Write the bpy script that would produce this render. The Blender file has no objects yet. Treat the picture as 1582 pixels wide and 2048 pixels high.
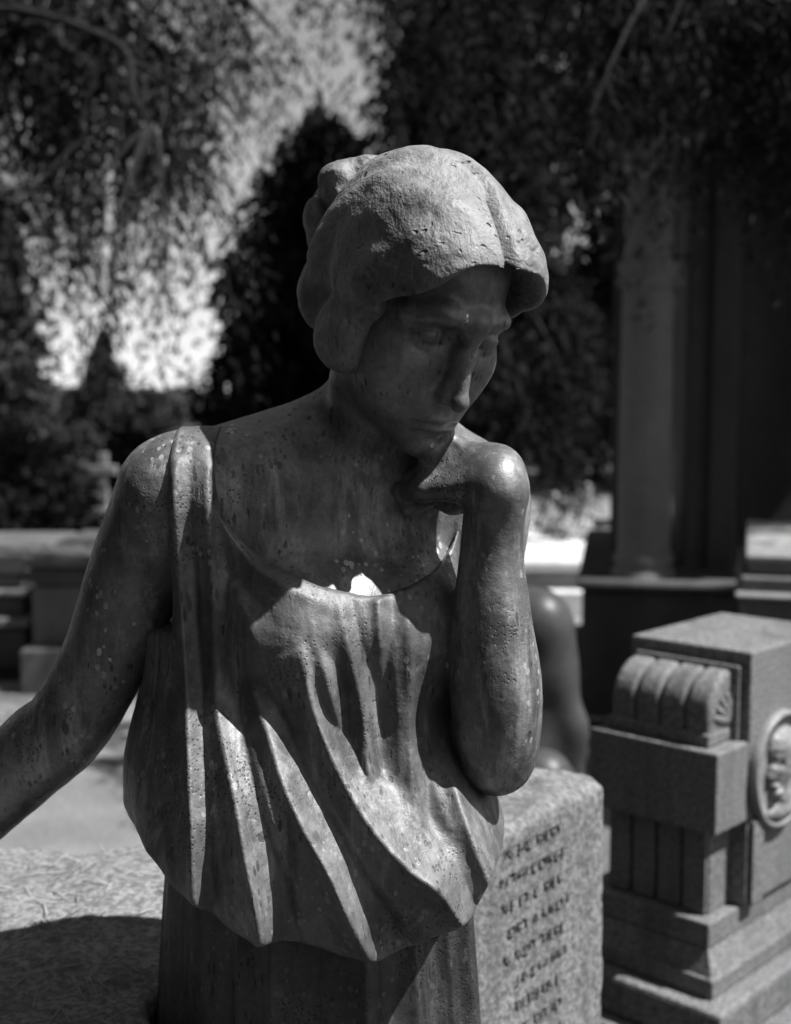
import bpy, bmesh, math, random
import numpy as np
from mathutils import Vector, Matrix

SC = bpy.context.scene
# ---------------------------------------------------------------- camera
F_PX, CX, CY = 2560.0, 791.0, 1024.0          # photograph 1582 x 2048
PITCH, CAM_Z = math.radians(5.5), 1.65
cam_d = bpy.data.cameras.new('camera')
cam = bpy.data.objects.new('camera', cam_d)
SC.collection.objects.link(cam)
SC.camera = cam
cam.location = (0, 0, CAM_Z)
cam.rotation_euler = (math.pi / 2 - PITCH, 0, 0)
cam_d.sensor_fit = 'VERTICAL'
cam_d.sensor_height = 120.0
cam_d.lens = 150.0
cam_d.clip_start = 0.05
cam_d.clip_end = 3000
cam_d.dof.use_dof = True
cam_d.dof.focus_distance = 1.07
cam_d.dof.aperture_fstop = 17.0
# ---------------------------------------------------------------- light
SUN_AZ = math.radians(-14.0)      # measured from +X (image right) towards +Y (away)
SUN_EL = math.radians(57.0)
TO_SUN = Vector((math.cos(SUN_EL) * math.cos(SUN_AZ), math.cos(SUN_EL) * math.sin(SUN_AZ), math.sin(SUN_EL)))
world = bpy.data.worlds.new('World')
SC.world = world
world.use_nodes = True
wn = world.node_tree.nodes
wl = world.node_tree.links
wn.clear()
w_out = wn.new('ShaderNodeOutputWorld')
w_bg = wn.new('ShaderNodeBackground')
w_sky = wn.new('ShaderNodeTexSky')
w_sky.sky_type = 'NISHITA'
w_sky.sun_disc = False
w_sky.sun_elevation = SUN_EL
w_sky.sun_rotation = math.pi / 2 - SUN_AZ
w_sky.air_density = 1.0
w_sky.dust_density = 0.1
w_bw = wn.new('ShaderNodeRGBToBW')            # monochrome film
wl.new(w_sky.outputs[0], w_bw.inputs[0])
wl.new(w_bw.outputs[0], w_bg.inputs[0])
w_bg.inputs[1].default_value = 0.07
wl.new(w_bg.outputs[0], w_out.inputs[0])
sun_d = bpy.data.lights.new('sun', 'SUN')
sun_d.energy = 4.4
sun_d.angle = math.radians(0.53)
sun_d.color = (1.0, 1.0, 1.0)
sun = bpy.data.objects.new('sun', sun_d)
SC.collection.objects.link(sun)
sun.rotation_euler = (-TO_SUN).to_track_quat('-Z', 'Y').to_euler()
SC.view_settings.view_transform = 'Standard'
SC.view_settings.look = 'None'
SC.view_settings.exposure = 0.95
SC.view_settings.gamma = 1.0
SC.cycles.use_denoising = True
SC.cycles.max_bounces = 8

# ---------------------------------------------------------------- helpers
_F = np.array([0, math.cos(PITCH), -math.sin(PITCH)])
_U = np.array([0, math.sin(PITCH), math.cos(PITCH)])
_C = np.array([0, 0, CAM_Z])


def ray(px, py):
    d = _F + np.array([1.0, 0, 0]) * (px - CX) / F_PX + _U * (CY - py) / F_PX
    return d


def P(px, py, Y):
    """the point of the place seen at a photograph pixel, Y metres away from the lens plane"""
    d = ray(px, py)
    return _C + d * (Y / d[1])


def PZ(px, py, z):
    """the point seen at a pixel on the level z"""
    d = ray(px, py)
    return _C + d * ((z - CAM_Z) / d[2])


def link(o, parent=None):
    SC.collection.objects.link(o)
    if parent is not None:
        o.parent = parent
    return o


def tag(o, label=None, cat=None, group=None, kind=None):
    if label:
        o['label'] = label
    if cat:
        o['category'] = cat
    if group:
        o['group'] = group
    if kind:
        o['kind'] = kind
    return o


def empty(name, loc=(0, 0, 0), rz=0.0):
    o = bpy.data.objects.new(name, None)
    o.empty_display_size = 0.1
    link(o)
    o.location = loc
    o.rotation_euler = (0, 0, rz)
    bpy.context.view_layer.update()
    return o


def mesh_np(name, V, faces, mat=None, parent=None, smooth=True):
    """mesh from numpy vertices and an (n,k) face index array"""
    V = np.asarray(V, np.float32)
    faces = np.asarray(faces, np.int32)
    me = bpy.data.meshes.new(name)
    k = faces.shape[1]
    me.vertices.add(len(V))
    me.vertices.foreach_set('co', V.ravel())
    me.loops.add(faces.size)
    me.loops.foreach_set('vertex_index', faces.ravel())
    me.polygons.add(len(faces))
    me.polygons.foreach_set('loop_start', np.arange(0, faces.size, k, dtype=np.int32))
    me.update(calc_edges=True)
    if smooth:
        me.polygons.foreach_set('use_smooth', np.ones(len(faces), bool))
    if mat:
        me.materials.append(mat)
    o = bpy.data.objects.new(name, me)
    return link(o, parent)


def obj_bm(name, bm, mat=None, parent=None, smooth=False):
    me = bpy.data.meshes.new(name)
    bmesh.ops.recalc_face_normals(bm, faces=bm.faces)
    bm.to_mesh(me)
    bm.free()
    if smooth:
        for p in me.polygons:
            p.use_smooth = True
    if mat:
        me.materials.append(mat)
    o = bpy.data.objects.new(name, me)
    return link(o, parent)


def bm_box(bm, lo, hi, bevel=0.0, seg=2):
    lo, hi = Vector(lo), Vector(hi)
    c, s = (lo + hi) / 2, hi - lo
    r = bmesh.ops.create_cube(bm, size=1.0)
    for v in r['verts']:
        v.co = Vector((v.co.x * s.x, v.co.y * s.y, v.co.z * s.z)) + c
    if bevel > 0:
        es = list({e for v in r['verts'] for e in v.link_edges})
        bmesh.ops.bevel(bm, geom=es, offset=bevel, segments=seg, affect='EDGES', profile=0.5)


def box(name, lo, hi, mat, parent=None, bevel=0.004, seg=2):
    bm = bmesh.new()
    bm_box(bm, lo, hi, bevel, seg)
    return obj_bm(name, bm, mat, parent)


_rng = np.random.default_rng(7)
_NT = _rng.random((32, 32, 32)).astype(np.float32)


def vnoise(Q):
    """value noise, 0..1, lattice of one unit"""
    i = np.floor(Q).astype(np.int32)
    f = (Q - i).astype(np.float32)
    f = f * f * (3 - 2 * f)
    i0 = i & 31
    i1 = (i + 1) & 31
    x0, y0, z0 = i0[:, 0], i0[:, 1], i0[:, 2]
    x1, y1, z1 = i1[:, 0], i1[:, 1], i1[:, 2]
    fx, fy, fz = f[:, 0], f[:, 1], f[:, 2]
    a = _NT[x0, y0, z0] * (1 - fx) + _NT[x1, y0, z0] * fx
    b = _NT[x0, y1, z0] * (1 - fx) + _NT[x1, y1, z0] * fx
    c = _NT[x0, y0, z1] * (1 - fx) + _NT[x1, y0, z1] * fx
    d = _NT[x0, y1, z1] * (1 - fx) + _NT[x1, y1, z1] * fx
    return (a * (1 - fy) + b * fy) * (1 - fz) + (c * (1 - fy) + d * fy) * fz


def fbm(Q, o=3):
    r = 0
    a = 0.5
    for k in range(o):
        r = r + a * (vnoise(Q * (2 ** k) + 7.3 * k) - 0.5) * 2
        a *= 0.5
    return r


# ---------------------------------------------------------------- sculpting with distance fields
def nrm(v):
    v = np.asarray(v, float)
    return v / np.linalg.norm(v)


def d_sph(c, r):
    c = np.asarray(c, np.float32)
    return (lambda Q: np.sqrt(((Q - c) ** 2).sum(1)) - r), c, r


def d_cap(a, b, ra, rb):
    a = np.asarray(a, np.float32)
    b = np.asarray(b, np.float32)
    ab = b - a
    L = float(ab @ ab) + 1e-12

    def f(Q):
        pa = Q - a
        t = np.clip(pa @ ab / L, 0, 1)
        pa = pa - t[:, None] * ab
        return np.sqrt((pa * pa).sum(1)) - (ra + (rb - ra) * t)
    return f, (a + b) / 2, math.sqrt(L) / 2 + max(ra, rb)


def d_ell(c, r, M=None):
    c = np.asarray(c, np.float32)
    r = np.asarray(r, np.float32)
    M = None if M is None else np.asarray(M, np.float32)

    def f(Q):
        q = Q - c
        if M is not None:
            q = q @ M
        q = q / r
        k0 = np.sqrt((q * q).sum(1)) + 1e-9
        q = q / r
        k1 = np.sqrt((q * q).sum(1)) + 1e-9
        return k0 * (k0 - 1) / k1
    return f, c, float(r.max())


def smin(a, b, k):
    if k <= 0:
        return np.minimum(a, b)
    h = np.maximum(k - np.abs(a - b), 0) / k
    return np.minimum(a, b) - h * h * k * 0.25


def smax(a, b, k):
    return -smin(-a, -b, k)


class Sculpt:
    def __init__(self):
        self.ops = []

    def add(self, prim, k=0.01):
        self.ops.append(('u', prim[0], np.asarray(prim[1], np.float32), prim[2], k))
        return self

    def cut(self, prim, k=0.005):
        self.ops.append(('s', prim[0], np.asarray(prim[1], np.float32), prim[2], k))
        return self

    def keep(self, fn, k=0.005):
        self.ops.append(('i', fn, None, 0, k))
        return self

    def push(self, fn):
        self.ops.append(('d', fn, None, 0, 0))
        return self

    def __call__(self, Q):
        lo, hi = Q.min(0), Q.max(0)
        c = (lo + hi) / 2
        R = float(np.linalg.norm(hi - lo)) / 2
        d = np.full(len(Q), 1.0, np.float32)
        for op, fn, pc, pr, k in self.ops:
            if pc is not None and float(np.linalg.norm(c - pc)) > pr + R + 2 * k + 0.05 and R < 0.2:
                continue
            if op == 'u':
                d = smin(d, fn(Q), k)
            elif op == 's':
                d = smax(d, -fn(Q), k)
            elif op == 'i':
                d = smax(d, fn(Q), k)
            else:
                d = d - fn(Q)
        return d


def sdf_mesh(f, lo, hi, h, blk=20, band=1.7):
    """surface nets over the zero level of f"""
    lo = np.asarray(lo, np.float32)
    hi = np.asarray(hi, np.float32)
    nb = np.ceil((hi - lo) / (h * blk)).astype(int)
    n = nb * blk
    ax = [np.arange(nb[i]) * blk * h + lo[i] + blk * h / 2 for i in range(3)]
    G = np.stack(np.meshgrid(*ax, indexing='ij'), -1).reshape(-1, 3).astype(np.float32)
    dc = f(G).reshape(nb)
    D = np.repeat(np.repeat(np.repeat(np.where(dc < 0, -1, 1).astype(np.float32), blk, 0), blk, 1), blk, 2)
    act = np.argwhere(np.abs(dc) < blk * h * 0.87 * band)
    g = np.arange(blk) * h
    L = np.stack(np.meshgrid(g, g, g, indexing='ij'), -1).reshape(-1, 3).astype(np.float32)
    for b in act:
        s = b * blk
        v = f(L + (lo + s * h).astype(np.float32))
        D[s[0]:s[0] + blk, s[1]:s[1] + blk, s[2]:s[2] + blk] = v.reshape(blk, blk, blk)
    I = D < 0
    st = np.array([n[1] * n[2], n[2], 1])
    cells, quads = [], []
    for a in range(3):
        b, c = (a + 1) % 3, (a + 2) % 3
        s0 = [slice(None)] * 3
        s1 = [slice(None)] * 3
        s0[a] = slice(0, -1)
        s1[a] = slice(1, None)
        e = np.argwhere(I[tuple(s0)] != I[tuple(s1)])
        e = e[(e[:, b] > 0) & (e[:, c] > 0) & (e[:, b] < n[b] - 1) & (e[:, c] < n[c] - 1)]
        base = e @ st
        q = np.stack([base, base - st[b], base - st[b] - st[c], base - st[c]], 1)
        fl = I[e[:, 0], e[:, 1], e[:, 2]]
        q[~fl] = q[~fl][:, ::-1]
        quads.append(q)
    quads = np.concatenate(quads)
    cells, inv = np.unique(quads, return_inverse=True)
    inv = inv.reshape(-1, 4)
    Df = D.ravel()
    offs = [(i, j, k) for i in (0, 1) for j in (0, 1) for k in (0, 1)]
    val = [Df[cells + i * st[0] + j * st[1] + k] for i, j, k in offs]
    acc = np.zeros((len(cells), 3))
    cnt = np.zeros(len(cells))
    for u in range(8):
        for w in range(u + 1, 8):
            du = np.array(offs[w]) - np.array(offs[u])
            if np.abs(du).sum() != 1:
                continue
            A, B = val[u], val[w]
            m = (A < 0) != (B < 0)
            t = np.where(m, A / np.where(m, A - B, 1), 0)
            acc += (np.array(offs[u]) + t[:, None] * du) * m[:, None]
            cnt += m
    ijk = np.stack(np.unravel_index(cells, n), 1)
    V = lo + (ijk + acc / cnt[:, None]) * h
    return V, inv


def vert_normals(V, Fq):
    n = np.cross(V[Fq[:, 2]] - V[Fq[:, 0]], V[Fq[:, 3]] - V[Fq[:, 1]])
    N = np.zeros_like(V)
    for i in range(4):
        np.add.at(N, Fq[:, i], n)
    return N / (np.linalg.norm(N, axis=1, keepdims=True) + 1e-12)
# ---------------------------------------------------------------- materials (monochrome film: every colour is a grey)
def g(v):
    return (v, v, v, 1.0)


class Mat:
    def __init__(self, name, rough=0.6, metal=0.0, spec=0.5):
        self.m = bpy.data.materials.new(name)
        self.m.use_nodes = True
        self.t = self.m.node_tree
        self.n = self.t.nodes
        self.b = self.n['Principled BSDF']
        self.b.inputs['Roughness'].default_value = rough
        self.b.inputs['Metallic'].default_value = metal
        self.b.inputs['Specular IOR Level'].default_value = spec
        self.tc = self.n.new('ShaderNodeTexCoord')

    def lk(self, a, b):
        self.t.links.new(a, b)

    def val(self, sock, v):
        if hasattr(v, 'is_output') or isinstance(v, bpy.types.NodeSocket):
            self.lk(v, sock)
        else:
            sock.default_value = v

    def mapping(self, scale=(1, 1, 1), rot=(0, 0, 0), src='Object'):
        mp = self.n.new('ShaderNodeMapping')
        mp.inputs['Scale'].default_value = scale
        mp.inputs['Rotation'].default_value = rot
        self.lk(self.tc.outputs[src], mp.inputs[0])
        return mp.outputs[0]

    def warp(self, vec, scale, amt):
        t = self.n.new('ShaderNodeTexNoise')
        t.inputs['Scale'].default_value = scale
        t.inputs['Detail'].default_value = 3
        self.lk(self.tc.outputs['Object'], t.inputs['Vector'])
        a = self.n.new('ShaderNodeVectorMath')
        a.operation = 'MULTIPLY_ADD'
        self.lk(t.outputs[1], a.inputs[0])
        a.inputs[1].default_value = (amt, amt, amt)
        self.lk(vec, a.inputs[2])
        return a.outputs[0]

    def noise(self, scale, detail=4, rough=0.6, vec=None, dist=0.0):
        t = self.n.new('ShaderNodeTexNoise')
        t.inputs['Scale'].default_value = scale
        t.inputs['Detail'].default_value = detail
        t.inputs['Roughness'].default_value = rough
        t.inputs['Distortion'].default_value = dist
        self.lk(vec if vec is not None else self.tc.outputs['Object'], t.inputs['Vector'])
        return t.outputs[0]

    def voro(self, scale, vec=None, feature='F1', rnd=1.0):
        t = self.n.new('ShaderNodeTexVoronoi')
        t.feature = feature
        t.inputs['Scale'].default_value = scale
        t.inputs['Randomness'].default_value = rnd
        self.lk(vec if vec is not None else self.tc.outputs['Object'], t.inputs['Vector'])
        return t.outputs[0]

    def ramp(self, fac, lo, hi, a=0.0, b=1.0, smooth=True):
        t = self.n.new('ShaderNodeMapRange')
        t.interpolation_type = 'SMOOTHSTEP' if smooth else 'LINEAR'
        self.val(t.inputs[0], fac)
        t.inputs[1].default_value = lo
        t.inputs[2].default_value = hi
        t.inputs[3].default_value = a
        t.inputs[4].default_value = b
        return t.outputs[0]

    def math(self, op, a, b=0.0, clamp=False):
        t = self.n.new('ShaderNodeMath')
        t.operation = op
        t.use_clamp = clamp
        self.val(t.inputs[0], a)
        self.val(t.inputs[1], b)
        return t.outputs[0]

    def mix(self, fac, a, b):
        t = self.n.new('ShaderNodeMix')
        t.data_type = 'FLOAT'
        self.val(t.inputs[0], fac)
        self.val(t.inputs[2], a)
        self.val(t.inputs[3], b)
        return t.outputs[0]

    def bump(self, h, strength=0.3, dist=0.002, prev=None):
        t = self.n.new('ShaderNodeBump')
        t.inputs['Strength'].default_value = strength
        t.inputs['Distance'].default_value = dist
        self.val(t.inputs['Height'], h)
        if prev is not None:
            self.lk(prev, t.inputs['Normal'])
        return t.outputs[0]

    def done(self, color=None, rough=None, normal=None):
        if color is not None:
            if isinstance(color, (int, float)):
                self.b.inputs['Base Color'].default_value = g(color)
            else:
                self.lk(color, self.b.inputs['Base Color'])
        if rough is not None:
            self.val(self.b.inputs['Roughness'], rough)
        if normal is not None:
            self.lk(normal, self.b.inputs['Normal'])
        return self.m


METAL = 0.6


def mat_bronze(name, base=0.15, speck=1.0, tool=0.0, streak=1.0, metal=METAL, r0=0.44, r1=0.62):
    m = Mat(name, 0.45, metal, 0.5)
    big = m.noise(7, 6, 0.7)
    fine = m.noise(170, 4, 0.75)
    mid = m.noise(48, 5, 0.7)
    col = m.ramp(big, 0.34, 0.66, base * 0.5, base * 1.40, False)
    sx = m.n.new('ShaderNodeSeparateXYZ')
    m.lk(m.tc.outputs['Object'], sx.inputs[0])
    low = m.ramp(sx.outputs[2], 1.43, 1.49, 1.0, 0.3)
    # pale run-off veils, strongest below the neck
    veil = m.noise(24, 6, 0.75, m.mapping((1, 1, 0.10)), 0.4)
    col = m.mix(m.math('MULTIPLY', m.ramp(veil, 0.49, 0.68, 0, 0.8), low), col, base * 2.3)
    dveil = m.noise(38, 5, 0.7, m.mapping((1, 1, 0.12), (0, 0, 1.1)))
    col = m.mix(m.math('MULTIPLY', m.ramp(dveil, 0.52, 0.70, 0, 0.75), low), col, base * 0.32)
    # drip marks, dark, drawn out vertically, of uneven size
    dv = m.voro(1.0, m.warp(m.mapping((150, 150, 34)), 30, 0.9))
    dm = m.noise(12, 4, 0.7)
    dth = m.ramp(m.noise(60, 2, 0.5), 0.3, 0.7, 0.10, 0.36, False)
    drip = m.math('MULTIPLY', m.ramp(m.math('SUBTRACT', dv, dth), -0.04, 0.03, 1, 0), m.ramp(dm, 0.47, 0.56, 0, 1))
    col = m.mix(m.math('MULTIPLY', drip, 0.8 * streak), col, base * 0.22)
    # dark pitting in patches
    pv = m.voro(1.0, m.mapping((260, 260, 260)))
    pm = m.noise(8.5, 5, 0.7, m.mapping((1, 1, 1), (0.9, 0.2, 0.5)))
    pit = m.math('MULTIPLY', m.ramp(pv, 0.22, 0.36, 1, 0), m.ramp(pm, 0.53, 0.61, 0, 1))
    pit = m.math('MULTIPLY', pit, m.ramp(sx.outputs[2], 1.44, 1.50, 1, 0))
    col = m.mix(m.math('MULTIPLY', pit, 0.8), col, base * 0.18)
    # pale flecks where the patina has been washed away
    fv = m.voro(1.0, m.mapping((125, 125, 85)))
    fm = m.noise(9, 4, 0.7, m.mapping((1, 1, 1), (0.4, 0.9, 0.2)))
    fth = m.ramp(m.noise(75, 2, 0.5, m.mapping((1, 1, 1), (0.3, 0.1, 0.8))), 0.35, 0.65, 0.06, 0.36, False)
    fm = m.math('SUBTRACT', fm, m.ramp(sx.outputs[2], 1.46, 1.52, 0, 0.2))
    fleck = m.math('MULTIPLY', m.ramp(m.math('SUBTRACT', fv, fth), -0.03, 0.03, 1, 0), m.ramp(fm, 0.48, 0.57, 0, 1))
    col = m.mix(m.math('MULTIPLY', fleck, 0.9 * speck), col, base * 3.0)
    col = m.mix(m.ramp(fine, 0.38, 0.72, 0, 0.45), col, base * 0.55)
    col = m.mix(m.ramp(mid, 0.47, 0.70, 0, 0.45), col, base * 1.7)
    rg = m.ramp(mid, 0.3, 0.7, r0, r1, False)
    h = m.math('ADD', m.math('MULTIPLY', fine, 0.7), m.math('MULTIPLY', mid, 1.2))
    nb = m.bump(h, 0.4, 0.0018)
    if tool > 0:
        t1 = m.noise(30, 4, 0.7, m.mapping((1.4, 1, 1.0)), 0.2)
        nb = m.bump(t1, tool, 0.006, nb)
        # short chisel dents
        t2 = m.voro(1.0, m.warp(m.mapping((52, 70, 95), (0.5, 0.7, 0.3)), 26, 3.2))
        tm = m.ramp(m.noise(16, 4, 0.7), 0.52, 0.62, 0, 1)
        dent = m.math('MULTIPLY', m.ramp(t2, 0.10, 0.30, 1, 0), tm)
        nb = m.bump(dent, min(1.0, tool * 1.6), -0.0035, nb)
        col = m.mix(m.math('MULTIPLY', dent, 0.55 * min(1.0, tool * 2)), col, base * 0.35)
    nb = m.bump(drip, 0.35, -0.0012, nb)
    nb = m.bump(pit, 0.4, -0.0012, nb)
    return m.done(col, rg, nb)


def mat_granite(name, base=0.4, grain=1.0, scale=1.0, rough=0.85, bumpd=0.004):
    m = Mat(name, rough, 0, 0.3)
    a = m.noise(230 * scale, 2, 0.6)
    b = m.voro(150 * scale)
    c = m.noise(6 * scale, 5, 0.65)
    col = m.ramp(a, 0.36, 0.64, base * (1 - 0.55 * grain), base * (1 + 0.35 * grain))
    col = m.mix(m.ramp(b, 0.15, 0.32, 0.75 * grain, 0), col, base * 0.35)
    col = m.mix(m.ramp(c, 0.4, 0.7, 0, 0.4), col, base * 0.62)
    st = m.noise(12, 5, 0.7, m.mapping((1, 1, 0.10)))
    col = m.mix(m.ramp(st, 0.46, 0.68, 0, 0.65), col, base * 0.42)
    h = m.math('ADD', m.math('MULTIPLY', m.noise(60 * scale, 5, 0.7), 1.0), m.math('MULTIPLY', a, 0.4))
    return m.done(col, None, m.bump(h, 0.5, bumpd))


M_SKIN = mat_bronze('bronze_skin', 0.215, 1.0, 0.0, 1.0)
M_HAIR = mat_bronze('bronze_hair', 0.19, 0.9, 0.75, 0.6, 0.2, 0.55, 0.78)
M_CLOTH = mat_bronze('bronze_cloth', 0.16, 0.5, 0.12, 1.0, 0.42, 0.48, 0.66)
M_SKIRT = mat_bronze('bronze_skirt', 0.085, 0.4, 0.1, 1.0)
M_ROUGHSTONE = mat_granite('rough_granite', 0.21, 0.75, 0.5, 0.9, 0.012)
M_GRANITE = mat_granite('dressed_granite', 0.185, 0.85, 0.75, 0.7, 0.003)
def mat_plain(name, base, var=0.35, scale=8, rough=0.85, bump=0.3, bd=0.01, streak=False):
    m = Mat(name, rough, 0, 0.3)
    n1 = m.noise(scale, 6, 0.65, m.mapping((1, 1, 0.25)) if streak else None)
    n2 = m.noise(scale * 9, 4, 0.65)
    col = m.ramp(n1, 0.3, 0.7, base * (1 - var), base * (1 + var), False)
    col = m.mix(m.ramp(n2, 0.4, 0.7, 0, 0.35), col, base * 0.5)
    return m.done(col, None, m.bump(m.noise(scale * 5, 5, 0.7), bump, bd))


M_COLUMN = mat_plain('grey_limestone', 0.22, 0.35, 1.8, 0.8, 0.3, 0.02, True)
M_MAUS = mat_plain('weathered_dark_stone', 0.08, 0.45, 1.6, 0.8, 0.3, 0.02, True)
M_TOMB = mat_plain('grey_tomb_stone', 0.22, 0.35, 2.5, 0.85, 0.3, 0.01, True)
M_PALE = mat_plain('pale_marble', 0.62, 0.2, 2.5, 0.7, 0.2, 0.01, True)
M_DARKSTONE = mat_plain('dark_slate', 0.12, 0.3, 3.0, 0.6, 0.2, 0.01, True)
M_BARK = mat_plain('bark', 0.022, 0.5, 7, 0.95, 0.8, 0.03, True)
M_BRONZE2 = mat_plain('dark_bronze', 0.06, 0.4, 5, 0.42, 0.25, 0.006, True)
M_BRONZE3 = mat_plain("medallion_bronze", 0.22, 0.5, 14, 0.42, 0.3, 0.003)
M_STAIN = mat_plain('engraved_letter', 0.12, 0.5, 40, 0.9, 0.3, 0.001)


def mat_leaf(name, base):
    m = Mat(name, 0.8, 0, 0.12)
    n = m.noise(2.3, 4, 0.7)
    col = m.ramp(n, 0.3, 0.7, base * 0.6, base * 1.6, False)
    m.done(col)
    tr = m.n.new('ShaderNodeBsdfTranslucent')
    m.lk(col, tr.inputs[0])
    mx = m.n.new('ShaderNodeMixShader')
    mx.inputs[0].default_value = 0.2
    m.lk(m.b.outputs[0], mx.inputs[1])
    m.lk(tr.outputs[0], mx.inputs[2])
    m.lk(mx.outputs[0], m.n['Material Output'].inputs[0])
    return m.m


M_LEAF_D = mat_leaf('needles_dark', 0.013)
M_LEAF_M = mat_leaf('needles_mid', 0.045)
M_LEAF_L = mat_leaf('leaves_light', 0.085)
M_NEEDLE = mat_plain('dry_needles', 0.26, 0.5, 30, 0.8, 0.1, 0.001)


def mat_ground():
    m = Mat('gravel', 0.95, 0, 0.2)
    a = m.noise(0.9, 6, 0.65)
    b = m.noise(70, 3, 0.7)
    v = m.voro(55)
    col = m.ramp(a, 0.35, 0.65, 0.17, 0.28)
    col = m.mix(m.ramp(b, 0.4, 0.65, 0, 0.45), col, 0.10)
    col = m.mix(m.ramp(v, 0.1, 0.35, 0.3, 0), col, 0.08)
    return m.done(col, None, m.bump(m.math('ADD', b, v), 0.6, 0.012))


M_PATH = mat_ground()


def mat_soil():
    m = Mat('dark_turf', 0.95, 0, 0.2)
    a = m.noise(1.7, 6, 0.7)
    b = m.noise(120, 3, 0.7)
    col = m.ramp(a, 0.3, 0.7, 0.025, 0.065, False)
    col = m.mix(m.ramp(b, 0.4, 0.7, 0, 0.6), col, 0.09)
    return m.done(col, None, m.bump(m.math('ADD', b, m.noise(300, 2, 0.6)), 0.7, 0.02))


M_GROUND = mat_soil()
# ---------------------------------------------------------------- ground
gn = 60
gx = np.linspace(-1, 1, gn)
gx = np.sign(gx) * (np.abs(gx) ** 3) * 900
GX, GY = np.meshgrid(gx, gx + 10, indexing='ij')
GZ = 0.03 * fbm(np.stack([GX.ravel() * 0.2, GY.ravel() * 0.2, 0 * GX.ravel()], 1), 2).reshape(GX.shape) * (np.hypot(GX, GY) > 30)
gi, gj = np.meshgrid(np.arange(gn - 1), np.arange(gn - 1), indexing='ij')
ga = gi * gn + gj
gF = np.stack([ga, ga + gn, ga + gn + 1, ga + 1], -1).reshape(-1, 4)
ground = mesh_np('ground', np.stack([GX, GY, GZ], -1).reshape(-1, 3), gF, M_GROUND)
tag(ground, kind='structure')



def sheet(name, pts, z, mat):
    bm = bmesh.new()
    bm.faces.new([bm.verts.new((x, y, z)) for x, y in pts])
    o = obj_bm(name, bm, mat)
    for p in o.data.polygons:
        if p.normal.z < 0:
            p.flip()
    return tag(o, kind='structure')


sheet('path', [(-16, 3.9), (-6, 3.7), (-2, 3.8), (0.9, 4.1), (0.95, 5.6), (0.4, 6.9), (-2, 7.1), (-7, 7.0), (-16, 7.4)], 0.006, M_PATH)
sheet('grave_court', [(0.35, 8.8), (6, 8.8), (9, 12), (9, 26), (0.6, 26), (0.3, 14)], 0.007, M_PATH)
# ---------------------------------------------------------------- mausoleum in the shade on the right
MY = 6.5
maus = empty('mausoleum', (P(1400, 1100, MY)[0], MY, 0), -0.17)
tag(maus, 'dark columned stone mausoleum in the shade of the trees at the right', 'mausoleum')
MO = np.array(maus.location)


def mbox(name, px0, py0, px1, py1, Y0, Y1, mat=None, bevel=0.015, zlo=None):
    a, b = P(px0, py1, Y0), P(px1, py0, Y0)
    lo = np.array([a[0], Y0, a[2] if zlo is None else zlo]) - MO
    hi = np.array([b[0], Y1, b[2]]) - MO
    return box(name, lo, hi, mat or M_MAUS, maus, bevel)


def lathe(name, prof, mat, parent, n=28, loc=(0, 0, 0)):
    """prof: (radius, z) from bottom to top"""
    bm = bmesh.new()
    rings = []
    for r, z in prof:
        rings.append([bm.verts.new((r * math.cos(2 * math.pi * i / n) + loc[0], r * math.sin(2 * math.pi * i / n) + loc[1], z + loc[2])) for i in range(n)])
    for a, b in zip(rings[:-1], rings[1:]):
        for i in range(n):
            bm.faces.new((a[i], a[(i + 1) % n], b[(i + 1) % n], b[i]))
    bm.faces.new(rings[0][::-1])
    bm.faces.new(rings[-1])
    o = obj_bm(name, bm, mat, parent, True)
    return o


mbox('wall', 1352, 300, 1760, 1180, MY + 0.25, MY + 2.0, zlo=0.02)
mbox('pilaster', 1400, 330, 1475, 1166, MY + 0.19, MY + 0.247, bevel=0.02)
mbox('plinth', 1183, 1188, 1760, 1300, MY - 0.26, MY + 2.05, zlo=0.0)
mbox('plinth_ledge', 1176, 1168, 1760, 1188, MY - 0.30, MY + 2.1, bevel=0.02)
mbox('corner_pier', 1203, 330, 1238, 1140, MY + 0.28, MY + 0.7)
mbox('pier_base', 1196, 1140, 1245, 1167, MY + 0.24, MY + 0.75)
cxm = P(1287, 800, MY)[0]
for i, cpx in enumerate((1287, 1640)):
    c0 = P(cpx, 1166, MY)
    s = MY / 2560
    zb = c0[2]
    zt = P(cpx, 345, MY)[2]
    prof = [(64 * s, zb + 0.002), (66 * s, zb + 0.03), (64 * s, zb + 0.06), (58 * s, zb + 0.075), (57 * s, zb + 0.10), (61 * s, zb + 0.12), (58 * s, zb + 0.145), (53 * s, zb + 0.16)]
    H = zt - zb
    prof += [(53 * s * (1 - 0.12 * t ** 2), zb + 0.16 + (H - 0.16) * t) for t in np.linspace(0.05, 1, 12)]
    col = lathe('column', prof, M_COLUMN, maus, 32, (c0[0] - MO[0], -0.04, 0))
    zr = P(cpx, 548, MY)[2]
    lathe('collar', [(48 * s, zr - 0.08), (58 * s, zr - 0.065), (61 * s, zr - 0.03), (53 * s, zr - 0.005), (60 * s, zr + 0.03), (57 * s, zr + 0.06), (47 * s, zr + 0.075)], M_COLUMN, maus, 32, (c0[0] - MO[0], -0.04, 0))
    cap = lathe('capital', [(50 * s, zt + 0.001), (54 * s, zt + 0.02), (50 * s, zt + 0.04), (52 * s, zt + 0.07), (60 * s, zt + 0.12), (66 * s, zt + 0.15)], M_COLUMN, maus, 28, (c0[0] - MO[0], -0.04, 0))
    bm = bmesh.new()
    w = 72 * s
    bm_box(bm, (c0[0] - MO[0] - w, -0.04 - w, zt + 0.152), (c0[0] - MO[0] + w, -0.04 + w, zt + 0.20), 0.012)
    obj_bm('abacus', bm, M_MAUS, maus)
ze = P(1287, 345, MY)[2] + 0.203
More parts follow.
